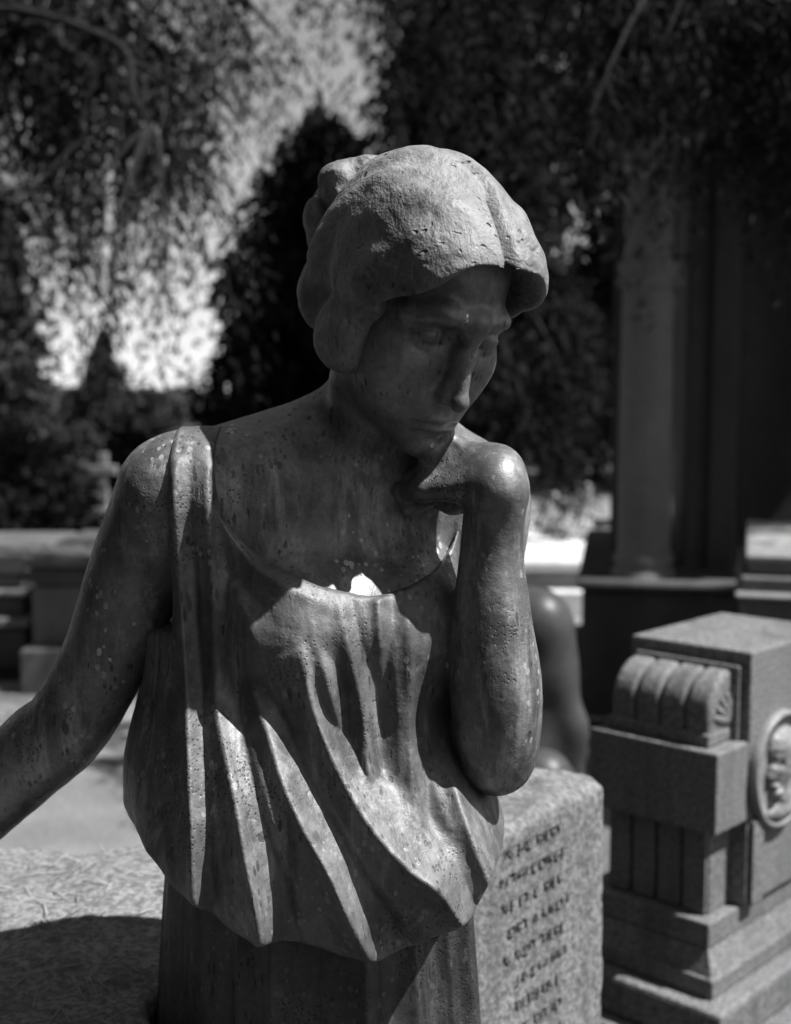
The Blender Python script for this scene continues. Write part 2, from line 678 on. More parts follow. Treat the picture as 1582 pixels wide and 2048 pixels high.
lx = P(1195, 560, MY)[0] - MO[0]
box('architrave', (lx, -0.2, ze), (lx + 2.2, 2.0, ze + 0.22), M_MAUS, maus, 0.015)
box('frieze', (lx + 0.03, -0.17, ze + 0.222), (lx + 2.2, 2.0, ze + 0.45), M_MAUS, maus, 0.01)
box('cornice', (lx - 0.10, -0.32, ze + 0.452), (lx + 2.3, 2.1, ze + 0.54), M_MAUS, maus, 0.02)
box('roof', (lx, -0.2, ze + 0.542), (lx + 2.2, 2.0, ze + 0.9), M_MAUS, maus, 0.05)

# stepped tomb at the right edge, in front of the mausoleum
TY = 4.6
st = empty('stepped_tomb', (P(1560, 1200, TY)[0], TY, 0), -0.27)
tag(st, 'dark stepped tomb with ledges coloured pale as if lit, at the right edge before the mausoleum', 'tomb')
so = np.array(st.location)
for nm, px0, py0, py1, dy in (('lid', 1494, 1112, 1128, 0.0), ('lid_moulding', 1500, 1128, 1152, 0.03), ('upper_step', 1484, 1153, 1180, -0.05), ('lower_step', 1479, 1190, 1300, -0.10), ('step_edge', 1474, 1181, 1190, -0.13)):
    a, b = P(px0, py1, TY), P(px0, py0, TY)
    box(nm, np.array([a[0], TY + dy, a[2] if nm != 'lower_step' else 0.0]) - so, np.array([a[0] + 0.9, TY + 1.3, b[2] - 0.001]) - so, M_DARKSTONE if 'step' in nm and nm != 'step_edge' else M_TOMB, st, 0.008)  # paler grey on lid and step edge paints the light they catch

# ---------------------------------------------------------------- far graves in the sun, seen past the elbow
def grave(name, label, cat, loc, group=None):
    o = empty(name, loc)
    return tag(o, label, cat, group)


GYY = 9.3
o = grave('low_tomb', 'long low grey tomb with a white cap stone behind the bent elbow', 'tomb', (0.9, GYY, 0))
oo = np.array(o.location)
def gb(nm, px0, py0, px1, py1, Y, dep, mat, par, org, zlo=None, bevel=0.012):
    a, b = P(px0, py1, Y), P(px1, py0, Y)
    return box(nm, np.array([a[0], Y, a[2] if zlo is None else zlo]) - org, np.array([b[0], Y + dep, b[2] - 0.001]) - org, mat, par, bevel)
gb('cap_stone', 990, 1124, 1330, 1144, GYY, 1.3, M_PALE, o, oo)
gb('side_wall', 1000, 1144, 1320, 1183, GYY + 0.05, 1.2, M_TOMB, o, oo)
gb('kerb', 985, 1184, 1340, 1198, GYY - 0.12, 1.5, M_PALE, o, oo, 0.001)
GY2 = 12.4
o = grave('plot_kerb', 'white curved plot kerb with a rounded corner in the sunlit graveyard', 'kerb', (1.2, GY2, 0))
# rounded kerb: a swept bar
bm = bmesh.new()
pth = [(P(1062, 1035, GY2 + 1.6)[0], GY2 + 2.4), (P(1062, 1035, GY2)[0] + 0.02, GY2 + 0.9)]
cc = (pth[1][0] + 0.45, GY2 + 0.55)
pth += [(cc[0] - 0.45 * math.cos(a), cc[1] - 0.45 * math.sin(a)) for a in np.linspace(0.1, math.pi / 2, 9)]
pth += [(P(1330, 1100, GY2)[0], GY2 + 0.1)]
rings = []
for i, (x, y) in enumerate(pth):
    a = np.array(pth[max(i - 1, 0)])
    b = np.array(pth[min(i + 1, len(pth) - 1)])
    t = (b - a) / np.linalg.norm(b - a)
    nn = np.array([-t[1], t[0]])
    p0, p1 = np.array([x, y]) + nn * 0.09, np.array([x, y]) - nn * 0.09
    rings.append([bm.verts.new((p0[0] - 1.2, p0[1] - GY2, 0.0)), bm.verts.new((p0[0] - 1.2, p0[1] - GY2, 0.17)), bm.verts.new((p1[0] - 1.2, p1[1] - GY2, 0.17)), bm.verts.new((p1[0] - 1.2, p1[1] - GY2, 0.0))])
for a, b in zip(rings[:-1], rings[1:]):
    for i in range(4):
        bm.faces.new((a[i], a[(i + 1) % 4], b[(i + 1) % 4], b[i]))
bm.faces.new(rings[0])
bm.faces.new(rings[-1][::-1])
obj_bm('kerb', bm, M_PALE, o)


def headstone(label, px0, py0, px1, py1, Y, mat, style=0, cat='headstone'):
    a, b = P(px0, py1, Y), P(px1, py0, Y)
    w, h = b[0] - a[0], b[2]
    o = grave('headstone', label, cat, ((a[0] + b[0]) / 2, Y, 0.0), 'headstones in the sunlit graveyard')
    bm = bmesh.new()
    n = 12
    pr = [(-w / 2, 0.1), (w / 2, 0.1)]
    if style == 0:      # rounded shoulders
        pr += [(w / 2 * math.cos(t), h - w * 0.30 + w * 0.30 * math.sin(t)) for t in np.linspace(0, math.pi, n)]
    elif style == 1:    # gabled
        pr += [(w / 2, h - w * 0.25), (0, h), (-w / 2, h - w * 0.25)]
    else:               # flat with a cornice lip
        pr += [(w / 2, h - 0.1), (w / 2 * 1.15, h - 0.08), (w / 2 * 1.15, h), (-w / 2 * 1.15, h), (-w / 2 * 1.15, h - 0.08), (-w / 2, h - 0.1)]
    f = [bm.verts.new((x, -0.05, z)) for x, z in pr]
    k = [bm.verts.new((x, 0.07, z)) for x, z in pr]
    bm.faces.new(f)
    bm.faces.new(k[::-1])
    for i in range(len(pr)):
        j = (i + 1) % len(pr)
        bm.faces.new((f[i], k[i], k[j], f[j]))
    obj_bm('tablet', bm, mat, o)
    box('base', (-w * 0.68, -0.14, 0), (w * 0.68, 0.16, 0.1), mat, o, 0.01)
    return o


headstone('tall white stele at the foot of the dark mausoleum, in full sun', 1150, 968, 1182, 1060, 15.0, M_PALE, 2)
headstone('small dark square headstone in front of the white graves', 1087, 1052, 1112, 1092, 13.6, M_DARKSTONE, 2)
headstone('broad white gabled headstone left of the dark one, partly behind the forearm', 1056, 1012, 1078, 1070, 15.6, M_PALE, 1)
headstone('low white rounded headstone between the dark one and the stele', 1116, 1040, 1144, 1080, 14.6, M_PALE, 0)
headstone('grey rounded headstone behind the low white one', 1122, 1012, 1142, 1060, 17.5, M_TOMB, 0)
headstone('white gabled headstone far behind the rows', 1090, 1003, 1112, 1040, 19.0, M_PALE, 1)

# ---------------------------------------------------------------- tombs on the left
LY = 6.8
o = grave('chest_tomb', 'dark weathered chest tomb with a moulded lid darkened for tree shade, beyond the outstretched arm', 'tomb', (P(150, 1200, LY)[0], LY, 0))
oo = np.array(o.location)
gb('lid', 50, 1112, 420, 1136, LY, 1.3, M_MAUS, o, oo)  # dark colour of lid and moulding stands in for tree shade
gb('lid_moulding', 58, 1137, 412, 1170, LY + 0.06, 1.2, M_MAUS, o, oo)
gb('chest', 66, 1171, 404, 1300, LY + 0.12, 1.05, M_TOMB if False else M_DARKSTONE, o, oo)
gb('base', 40, 1301, 430, 1345, LY - 0.02, 1.4, M_DARKSTONE, o, oo, 0.0)
LY2 = 7.4
o = grave('banded_tomb', 'banded tomb with light ledges at the left edge beside the dark chest tomb', 'tomb', (P(-40, 1200, LY2)[0], LY2, 0))
oo = np.array(o.location)
gb('lid', -150, 1108, 52, 1150, LY2, 1.2, M_DARKSTONE, o, oo)  # lid coloured dark in place of the shade of trees
gb('body', -145, 1150, 47, 1180, LY2 + 0.05, 1.1, M_TOMB, o, oo)
gb('ledge', -155, 1181, 55, 1194, LY2 - 0.04, 1.25, M_TOMB, o, oo)
gb('lower_body', -145, 1195, 47, 1236, LY2 + 0.04, 1.1, M_DARKSTONE, o, oo)
gb('lower_ledge', -158, 1237, 57, 1256, LY2 - 0.06, 1.3, M_TOMB, o, oo)
gb('base', -150, 1257, 50, 1330, LY2 + 0.02, 1.15, M_DARKSTONE, o, oo, 0.0)
# light cross and a pale fragment among the bushes
LY3 = 11.0
o = grave('stone_cross', 'pale stone cross on a stepped base among the dark shrubs at the left', 'cross', (P(207, 960, LY3)[0], LY3, 0))
s = LY3 / 2560
zc0 = P(207, 1015, LY3)[2]
box('base', (-34 * s, -0.15, 0), (34 * s, 0.2, zc0 - 0.12), M_TOMB, o, 0.01)
box('step', (-24 * s, -0.1, zc0 - 0.119), (24 * s, 0.14, zc0), M_TOMB, o, 0.01)
box('shaft', (-9 * s, -0.04, zc0 + 0.001), (9 * s, 0.05, zc0 + 110 * s), M_TOMB, o, 0.006)
box('arm', (-27 * s, -0.045, zc0 + 66 * s), (27 * s, 0.055, zc0 + 84 * s), M_TOMB, o, 0.006)
o = headstone('small leaning white headstone low among the shrubs at the left', 124, 1070, 156, 1104, 9.5, M_PALE, 0)
o.rotation_euler = (0, 0.22, 0)
# ---------------------------------------------------------------- the bronze woman
BLK_A = np.array([0.300, 1.73])                 # right corner and outward normal of the inscribed block's face
BLK_N = np.array([0.779, -0.627])
HA = np.array([[0.77505154, 0.51337091, 0.36843645],
               [0.629809, -0.67496276, -0.38440331],
               [-0.0513394, -0.52997697, 0.84645654]])     # columns: her left, forward, up
HC = np.array([0, 0, 1.65]) + (np.array([0.016, 1.13, 1.734]) - [0, 0, 1.65]) * 1.010
HS = 1.02 * 1.010


def hl(p):
    """head coordinates (her left, forward, up) to the place"""
    return HC + HS * (HA @ np.asarray(p, float))


def to_hl(Q):
    return ((Q - HC.astype(np.float32)) @ HA.astype(np.float32)) / HS


def H_sph(p, r):
    return d_sph(hl(p), r * HS)


def H_cap(a, b, ra, rb):
    return d_cap(hl(a), hl(b), ra * HS, rb * HS)


def H_ell(p, r, tilt=None):
    M = HA if tilt is None else HA @ tilt
    return d_ell(hl(p), np.array(r) * HS, M)


def rotm(axis, a):
    c, s = math.cos(a), math.sin(a)
    if axis == 0:
        return np.array([[1, 0, 0], [0, c, -s], [0, s, c]])
    if axis == 1:
        return np.array([[c, 0, s], [0, 1, 0], [-s, 0, c]])
    return np.array([[c, -s, 0], [s, c, 0], [0, 0, 1]])


def spline(pts, n):
    pts = np.asarray(pts, float)
    q = np.concatenate([[2 * pts[0] - pts[1]], pts, [2 * pts[-1] - pts[-2]]])
    out = []
    for i in range(len(pts) - 1):
        p0, p1, p2, p3 = q[i:i + 4]
        for t in np.arange(n) / n:
            out.append(0.5 * (2 * p1 + (p2 - p0) * t + (2 * p0 - 5 * p1 + 4 * p2 - p3) * t * t + (3 * p1 - p0 - 3 * p2 + p3) * t ** 3))
    out.append(pts[-1])
    return np.array(out)


def d_tube(pts, rad, n):
    """one smooth limb: a spline swept with a changing radius"""
    q = spline(np.column_stack([np.asarray(pts), rad]), n).astype(np.float32)
    caps = [d_cap(a[:3], b[:3], float(a[3]), float(b[3])) for a, b in zip(q[:-1], q[1:])]
    mid = np.array([c[1] for c in caps])
    pr = np.array([c[2] for c in caps])
    cen = (q[:, :3].min(0) + q[:, :3].max(0)) / 2
    R0 = float(np.linalg.norm(q[:, :3] - cen, axis=1).max() + q[:, 3].max())

    def f(Q):
        lo, hi = Q.min(0), Q.max(0)
        c = (lo + hi) / 2
        R = float(np.linalg.norm(hi - lo)) / 2
        lb = np.linalg.norm(mid - c, axis=1) - pr - R
        use = np.nonzero(lb < max(0.07, lb.min() + 0.01))[0]
        d = caps[use[0]][0](Q)
        for i in use[1:]:
            d = np.minimum(d, caps[i][0](Q))
        return d
    return f, cen, R0


def tube(S, pts, rad, n=18, k=0.02):
    S.add(d_tube(pts, rad, n), k)


# ---- torso frame
S_R = P(325, 990, 1.145)
S_L = P(950, 1015, 1.250)
YAW = math.atan2(S_L[1] - S_R[1], S_L[0] - S_R[0])
TM = rotm(2, YAW)


def torso(S, g=0.0):
    S.add(d_ell(P(662, 1160, 1.240), (0.142 + g, 0.092 + g, 0.165 + g), TM), 0.03)
    S.add(d_cap(S_R + [0.02, 0.02, 0.0], S_L + [-0.015, 0.0, -0.005], 0.047 + g, 0.047 + g), 0.06)
    S.add(d_ell(P(640, 1620, 1.225), (0.128 + g, 0.085 + g, 0.20 + g), TM), 0.08)
    S.add(d_ell(P(600, 1262, 1.136), (0.063 + g, 0.060 + g, 0.063 + g), TM), 0.05)
    S.add(d_ell(P(815, 1260, 1.168), (0.058 + g, 0.058 + g, 0.062 + g), TM), 0.05)


body = Sculpt()
torso(body)
# neck and shoulders
body.add(d_cap(P(792, 690, 1.175), P(735, 975, 1.235), 0.049, 0.056), 0.035)
body.add(d_cap(P(725, 855, 1.22), P(430, 952, 1.185), 0.030, 0.030), 0.05)
body.add(d_cap(P(800, 850, 1.23), P(930, 960, 1.27), 0.030, 0.034), 0.05)
body.add(d_cap(P(748, 962, 1.172), P(395, 925, 1.142), 0.0085, 0.010), 0.03)      # collar bones
body.add(d_cap(P(778, 965, 1.176), P(920, 955, 1.235), 0.0085, 0.010), 0.03)
body.add(d_cap(P(695, 760, 1.155), P(752, 955, 1.178), 0.013, 0.009), 0.025)      # neck muscle
body.cut(d_sph(P(762, 938, 1.150), 0.010), 0.03)
# her right arm, reaching back to the block
EL_R = P(132, 1452, 1.18)
HD_R = np.array([-0.54, 1.27, 1.110])
tube(body, [S_R + [0.008, 0.004, 0.0], P(272, 1150, 1.165), P(206, 1325, 1.175), EL_R, P(45, 1530, 1.195), HD_R], [0.0495, 0.0440, 0.0405, 0.0400, 0.0405, 0.026], 18, 0.03)
for k, (dx, dy) in enumerate(((-0.10, -0.035), (-0.125, -0.012), (-0.128, 0.012), (-0.11, 0.034))):
    kn = HD_R + [dx * 0.52, dy * 0.8, -0.002]
    body.add(d_cap(HD_R + [-0.01, dy * 0.45, 0], kn, 0.016, 0.011), 0.012)
    body.add(d_cap(kn, HD_R + [dx * 0.85, dy, -0.02], 0.0095, 0.0085), 0.004)
    body.add(d_cap(HD_R + [dx * 0.85, dy, -0.02], HD_R + [dx * 1.08, dy * 1.05, -0.036], 0.0085, 0.0075), 0.004)
body.add(d_cap(HD_R + [0.0, -0.03, 0], HD_R + [-0.045, -0.062, -0.02], 0.013, 0.010), 0.01)
body.add(d_cap(HD_R + [-0.045, -0.062, -0.02], HD_R + [-0.075, -0.066, -0.034], 0.010, 0.008), 0.004)
# her left arm, folded up to the chin
EL_L = P(990, 1505, 1.130)
WR = P(990, 990, 1.112)
body.add(d_sph(S_L, 0.047), 0.04)
tube(body, [S_L, (S_L + EL_L) / 2 + [0, 0.03, 0], EL_L + [0, 0.030, 0.01]], [0.045, 0.043, 0.037])
tube(body, [EL_L + [0, 0.030, 0.01], EL_L + [0.001, 0.008, -0.004], P(993, 1400, 1.124), P(985, 1250, 1.121), P(983, 1110, 1.121), WR],
     [0.034, 0.0370, 0.0410, 0.0355, 0.0280, 0.0262])
# hand bent at the wrist, knuckles under the chin
K = [(P(992, 940, 1.136), P(893, 903, 1.171), P(850, 925, 1.211), P(838, 965, 1.204), 0.0170, 0.0125),
     (P(990, 950, 1.124), P(872, 925, 1.156), P(825, 945, 1.198), P(822, 985, 1.192), 0.0175, 0.0128),
     (P(986, 962, 1.112), P(856, 952, 1.140), P(808, 965, 1.182), P(815, 1003, 1.174), 0.0175, 0.0125),
     (P(982, 974, 1.102), P(848, 978, 1.126), P(806, 985, 1.158), P(820, 1015, 1.154), 0.0165, 0.0112)]
for w, kn, pp, tp, r0, r1 in K:
    body.add(d_cap(w, kn, r0 * 0.92, r1 * 0.92), 0.011)
    body.add(d_sph(kn, r1 * 1.05), 0.005)
for w, kn, pp, tp, r0, r1 in K:
    body.add(d_cap(kn, pp, r1 * 0.95, r1 * 0.80), 0.003)
    body.add(d_cap(pp, tp, r1 * 0.80, r1 * 0.72), 0.002)
    body.add(d_cap(tp, tp + (w - tp) * 0.18 + [0, 0.012, 0], r1 * 0.75, r1 * 0.65), 0.004)
body.add(d_cap(P(988, 938, 1.128), P(884, 902, 1.146), 0.0185, 0.0165), 0.014)     # back of the hand
body.add(d_cap(P(975, 985, 1.131), P(905, 1000, 1.159), 0.018, 0.013), 0.014)    # thumb, lying under the palm
body.add(d_cap(P(905, 1000, 1.159), P(855, 985, 1.182), 0.0125, 0.010), 0.005)
body.add(d_ell(P(1000, 962, 1.114), (0.015, 0.022, 0.020)), 0.03)               # wrist bones
# ---- head
body.add(H_ell((0, -0.008, 0.030), (0.069, 0.088, 0.076)), 0.03)
body.add(H_ell((0, 0.026, -0.030), (0.0535, 0.0580, 0.074)), 0.03)
for s in (-1, 1):
    body.add(H_cap((s * 0.043, 0.004, -0.050), (s * 0.010, 0.066, -0.0955), 0.014, 0.0105), 0.025)
    body.add(H_ell((s * 0.041, 0.052, -0.030), (0.021, 0.020, 0.020)), 0.03)
    body.add(H_cap((s * 0.006, 0.0835, 0.013), (s * 0.030, 0.0790, 0.0175), 0.0060, 0.0058), 0.016)
    body.add(H_cap((s * 0.030, 0.0790, 0.0175), (s * 0.051, 0.060, 0.011), 0.0058, 0.0055), 0.016)
body.add(H_ell((0, 0.072, -0.0975), (0.0155, 0.0175, 0.0140)), 0.016)
for s in (-1, 1):
    body.add(H_ell((s * 0.031, 0.056, -0.056), (0.020, 0.018, 0.026)), 0.03)
body.add(H_ell((0, 0.074, -0.068), (0.029, 0.020, 0.022)), 0.018)
for s in (-1, 1):
    body.cut(H_ell((s * 0.031, 0.0915, -0.002), (0.020, 0.0150, 0.0125), rotm(1, s * 0.12)), 0.014)
    body.cut(H_sph((s * 0.0165, 0.0880, -0.001), 0.0075), 0.010)
    # eye under a lowered lid, with the slit along its lower edge
    ec = np.array([s * 0.0315, 0.0655, -0.0030])
    body.add(H_sph(ec, 0.0150), 0.003)
    arc = []
    for t in np.linspace(-1, 1, 9):
        ax_, az_ = t * 0.0118, -0.0068 + 0.0030 * t * t
        arc.append(ec + [ax_, math.sqrt(max(0.0151 ** 2 - ax_ ** 2 - az_ ** 2, 1e-8)), az_])
    for a_, b_ in zip(arc[:-1], arc[1:]):
        body.cut(H_cap(a_, b_, 0.0015, 0.0015), 0.0025)
for s in (-1, 1):          # crease above the lid
    body.cut(H_cap((s * 0.0175, 0.0800, 0.0020), (s * 0.0310, 0.0805, 0.0062), 0.0014, 0.0016), 0.004)
    body.cut(H_cap((s * 0.0310, 0.0805, 0.0062), (s * 0.0455, 0.0715, 0.0020), 0.0016, 0.0012), 0.004)
# nose
body.add(H_cap((0, 0.0820, 0.018), (0, 0.0885, -0.010), 0.0085, 0.0060), 0.012)
body.add(H_cap((0, 0.0885, -0.010), (0, 0.1050, -0.045), 0.0060, 0.0060), 0.008)
body.add(H_sph((0, 0.1050, -0.0460), 0.0070), 0.006)
for s in (-1, 1):
    body.add(H_cap((s * 0.0035, 0.0860, -0.012), (s * 0.0065, 0.0930, -0.044), 0.0052, 0.0050), 0.009)
    body.add(H_ell((s * 0.0092, 0.0920, -0.0475), (0.0052, 0.0090, 0.0060)), 0.005)
    body.cut(H_ell((s * 0.0056, 0.0985, -0.0560), (0.0032, 0.0055, 0.0042)), 0.003)
# mouth
body.add(H_ell((0, 0.0845, -0.0700), (0.021, 0.0130, 0.0058)), 0.005)
body.add(H_ell((0, 0.0835, -0.0795), (0.0165, 0.0135, 0.0062)), 0.005)
for s in (-1, 1):
    body.cut(H_cap((s * 0.0235, 0.0858, -0.0765), (s * 0.010, 0.0962, -0.0745), 0.0008, 0.0019), 0.0040)
    body.cut(H_cap((s * 0.010, 0.0962, -0.0745), (0.0, 0.0980, -0.0750), 0.0019, 0.0019), 0.0045)
body.cut(H_cap((0, 0.0960, -0.0600), (0, 0.0985, -0.0640), 0.0020, 0.0026), 0.005)
body.cut(H_ell((0, 0.0975, -0.0905), (0.017, 0.0070, 0.0040)), 0.014)

V, Fq = sdf_mesh(body, (-0.78, 0.97, 1.06), (0.17, 1.40, 1.86), 0.0017)
N = vert_normals(V, Fq)
V = V + N * (0.0007 * fbm(V * 60, 3) + 0.0012 * fbm(V * 18 + 3, 2))[:, None]
statue = empty('bronze_statue', (-0.03, 1.2, 0.13))
tag(statue, 'bronze statue of a pensive woman in a loose blouse, chin on her bent hand', 'statue')
SLOC = np.array(statue.location)


def statue_part(name, V, Fq, mat):
    return mesh_np(name, V - SLOC, Fq, mat, statue)


statue_part('body', V, Fq, M_SKIN)
# ---------------------------------------------------------------- rough granite block she leans on
BT = 1.12
blk_c = np.array([-0.2, 1.3, 0.0])
block = empty('granite_block', blk_c)
tag(block, 'rough-hewn pale granite block with an inscribed face, behind the bronze woman', 'stone block')


def half(p, n):
    n = nrm(np.append(n, 0)).astype(np.float32)
    p = np.array([p[0], p[1], 0], np.float32)
    return lambda Q: (Q - p) @ n


h_front = half(BLK_A, BLK_N)
h_side = half(BLK_A, (0.70, 0.71))
h_back = half((0.2, 1.80), (-0.56, 0.83))
h_backl = half((-0.4, 1.655), (-0.03, 1.0))


SK = P(632, 1900, 1.205)[:2] + [0, 0.01]


def top_z(x):
    """the rough top drops towards the left"""
    t = np.clip((-0.02 - x) / 0.20, 0, 1)
    return BT - 0.07 * t * t * (3 - 2 * t)


def block_d(Q):
    d = smax(h_front(Q), h_side(Q), 0.03)
    d = smax(d, h_back(Q), 0.04)
    e = smax(h_front(Q) + 0.03 + 0.25 * np.clip(Q[:, 0] + 0.1, 0, 1), h_backl(Q), 0.06)
    d = smin(d, e, 0.05)
    d = smax(d, -0.92 - Q[:, 0], 0.05)
    d = smax(d, 0.90 - Q[:, 1], 0.03)
    # hollow in which her skirt stands
    dr = np.clip((1.20 - Q[:, 2]) / 1.07, 0, 1)
    kx, ky = (Q[:, 0] - SK[0]) / (0.150 + 0.062 * dr), (Q[:, 1] - SK[1]) / (0.115 + 0.08 * dr)
    kk = np.sqrt(kx * kx + ky * ky)
    d = smax(d, (1 - kk) * 0.15, 0.01)
    lean = Q[:, 2] - top_z(Q[:, 0])
    return smax(smax(d, lean, 0.022), -Q[:, 2], 0.0)


bV, bF = sdf_mesh(block_d, (-0.98, 0.55, -0.03), (0.36, 1.98, 1.16), 0.007, blk=16)
bN = vert_normals(bV, bF)
face = np.clip(bN[:, :2] @ BLK_N, 0, 1) ** 6
amp = 0.014 * (1 - face) + 0.0022 * face
top = np.clip(bN[:, 2], 0, 1)
bV = bV + bN * (amp * fbm(bV * 9, 4) + (1 - 0.93 * face) * 0.006 * fbm(bV * 45, 3) - 0.004 * (1 - face))[:, None]
mesh_np('stone', bV - blk_c, bF, M_ROUGHSTONE, block)
# cut lettering
LINES = [('IN SIC RIERY', 0.125, 0.046), ('M THI CONGE', 0.115, 0.080), ('NE ET C RIEK', 0.120, 0.114), ('ORT A KNO I', 0.105, 0.148),
         ('N NOT TIERE', 0.115, 0.182), ('LA CHI IINI', 0.11, 0.216), ('RI RIERS E', 0.125, 0.250), ('NA C RIT IO', 0.12, 0.284), ('ET IN RIERI', 0.12, 0.318), ('A CORI NE', 0.125, 0.352)]
ux = np.array([-BLK_N[1], BLK_N[0], 0])
ux = ux / np.linalg.norm(ux) * (1 if ux[0] > 0 else -1)
for txt, right, down in LINES:
    cu = bpy.data.curves.new('inscription_line', 'FONT')
    cu.body = txt
    cu.size = 0.0215
    cu.extrude = 0.0012
    cu.offset = -0.0007
    cu.align_x = 'RIGHT'
    cu.space_character = 1.12
    to = bpy.data.objects.new('tmp', cu)
    SC.collection.objects.link(to)
    dg = bpy.context.evaluated_depsgraph_get()
    me = bpy.data.meshes.new_from_object(to.evaluated_get(dg))
    bpy.data.objects.remove(to)
    me.materials.clear()
    me.materials.append(M_STAIN)
    lo_ = bpy.data.objects.new('inscription_line', me)
    link(lo_, block)
    pos = np.array([BLK_A[0], BLK_A[1], BT - down]) - ux * (right + 0.01) + np.append(BLK_N, 0) * 0.0022
    zx = Vector((0, 0, 1))
    xx = Vector(ux)
    nn = Vector((BLK_N[0], BLK_N[1], 0))
    M4 = Matrix((xx, zx, nn)).transposed().to_4x4()
    M4.translation = Vector(pos - blk_c)
    lo_.matrix_local = M4
# fallen needles on the top of the block
rn = np.random.default_rng(11)
nN = 420
u = rn.random((nN, 2))
px_ = -0.78 + 0.66 * u[:, 0]
py_ = 1.15 + 0.48 * u[:, 1]
cl = fbm(np.stack([px_ * 9, py_ * 9, 0 * px_], 1), 2)
ok = (cl + rn.random(nN) * 0.7 > 0.2) & ((np.stack([px_, py_], 1) - BLK_A) @ BLK_N < -0.02) & (((px_ - SK[0]) / 0.20) ** 2 + ((py_ - SK[1]) / 0.16) ** 2 > 1)
px_, py_ = px_[ok], py_[ok]
m_ = len(px_)
ang = rn.random(m_) * math.pi
ln = rn.uniform(0.008, 0.022, m_)
# height of the stone under each needle
key = np.round(bV[:, :2] / 0.007).astype(int)
tz = {}
for (kx, ky), z, nz_ in zip(map(tuple, key), bV[:, 2], bN[:, 2]):
    if nz_ > 0.4:
        tz[(kx, ky)] = max(z, tz.get((kx, ky), 0))
zz = np.array([tz.get((int(round(a / 0.007)), int(round(b / 0.007))), BT - 0.07) for a, b in zip(px_, py_)]) + 0.0022
dx, dy = np.cos(ang) * ln, np.sin(ang) * ln
wx, wy = -np.sin(ang) * 0.0007, np.cos(ang) * 0.0007
tilt = rn.uniform(-0.003, 0.005, m_)
q = np.stack([np.stack([px_ - dx - wx, py_ - dy - wy, zz], 1), np.stack([px_ + dx - wx, py_ + dy - wy, zz + tilt], 1),
              np.stack([px_ + dx + wx, py_ + dy + wy, zz + tilt], 1), np.stack([px_ - dx + wx, py_ - dy + wy, zz], 1),
              np.stack([px_, py_, zz + 0.0015 + tilt / 2], 1)], 1)
nV = q.reshape(-1, 3)
b0 = np.arange(m_) * 5
nF = np.concatenate([np.stack([b0, b0 + 1, b0 + 4], 1), np.stack([b0 + 1, b0 + 2, b0 + 4], 1), np.stack([b0 + 2, b0 + 3, b0 + 4], 1), np.stack([b0 + 3, b0, b0 + 4], 1)])
ndl = mesh_np('pine_needles', nV, nF, M_NEEDLE, None, False)
tag(ndl, 'dry fallen pine needles scattered over the top of the granite block', 'pine needles', kind='stuff')
# plinth under her feet
pl = empty('statue_plinth', (-0.03, 1.12, 0))
tag(pl, 'low granite plinth under the bronze woman', 'plinth')
bm = bmesh.new()
bm_box(bm, (-0.34, -0.36, 0.0), (0.34, 0.16, 0.125), 0.012)
obj_bm('slab', bm, M_GRANITE, pl)
# ---- hair
hair = Sculpt()
hair.add(H_ell((0, -0.006, 0.034), (0.078, 0.094, 0.086)), 0.02)
hair.add(H_ell((0, 0.040, 0.054), (0.050, 0.063, 0.040)), 0.02)
hair.add(H_ell((0, -0.048, 0.004), (0.066, 0.052, 0.070)), 0.03)
for s in (-1, 1):
    hair.add(H_ell((s * 0.036, 0.044, 0.045), (0.036, 0.051, 0.040)), 0.03)
    hair.add(H_ell((s * 0.060, 0.006, 0.014), (0.022, 0.042, 0.034)), 0.02)
    hair.add(H_ell((s * 0.061, 0.008, -0.038), (0.020, 0.035, 0.036)), 0.006)
    hair.add(H_ell((s * 0.058, -0.036, 0.004), (0.025, 0.030, 0.034)), 0.006)
    hair.add(H_ell((s * 0.054, -0.042, -0.035), (0.022, 0.030, 0.030)), 0.010)


def parting(Q):
    q = to_hl(Q)
    w = np.clip((q[:, 1] + 0.06) / 0.06, 0, 1) * np.clip((q[:, 2] - 0.03) / 0.03, 0, 1)
    return -HS * 0.0060 * np.exp(-(q[:, 0] / 0.0065) ** 2) * w


hair.push(parting)


def waves(Q):
    q = to_hl(Q)
    ax = np.abs(q[:, 0])
    # swept strands: shallow rolls running from the parting down to the ears
    ph = 95 * (q[:, 1] * 0.55 - q[:, 2] * 0.35 + ax * 0.75)
    return HS * ((0.0018 * np.sin(ph) + 0.0007 * np.sin(2.7 * ph + 9 * q[:, 2] * 10)) * np.clip((ax - 0.015) / 0.03, 0, 1))


hair.push(waves)


def face_open(Q):
    """pointed arch over the brow, widening to the cheeks"""
    q = to_hl(Q)
    ax = np.abs(q[:, 0])
    z = q[:, 2]
    y = q[:, 1]
    # half width as a function of height
    t = np.clip((0.072 - z) / 0.080, 0, 1)
    wid = 0.075 * t ** 0.28
    side = (ax - wid) * 0.75
    front = 0.030 + 0.013 * np.clip((0.030 - z) / 0.03, 0, 1) - y
    return HS * smax(side, front, 0.012)


hair.cut((face_open, hl((0, 0.06, 0)), 0.14), 0.007)
hair.keep(lambda Q: HS * (-0.080 - to_hl(Q)[:, 2] + 0.5 * np.clip(-0.03 - to_hl(Q)[:, 1], 0, 1)), 0.02)
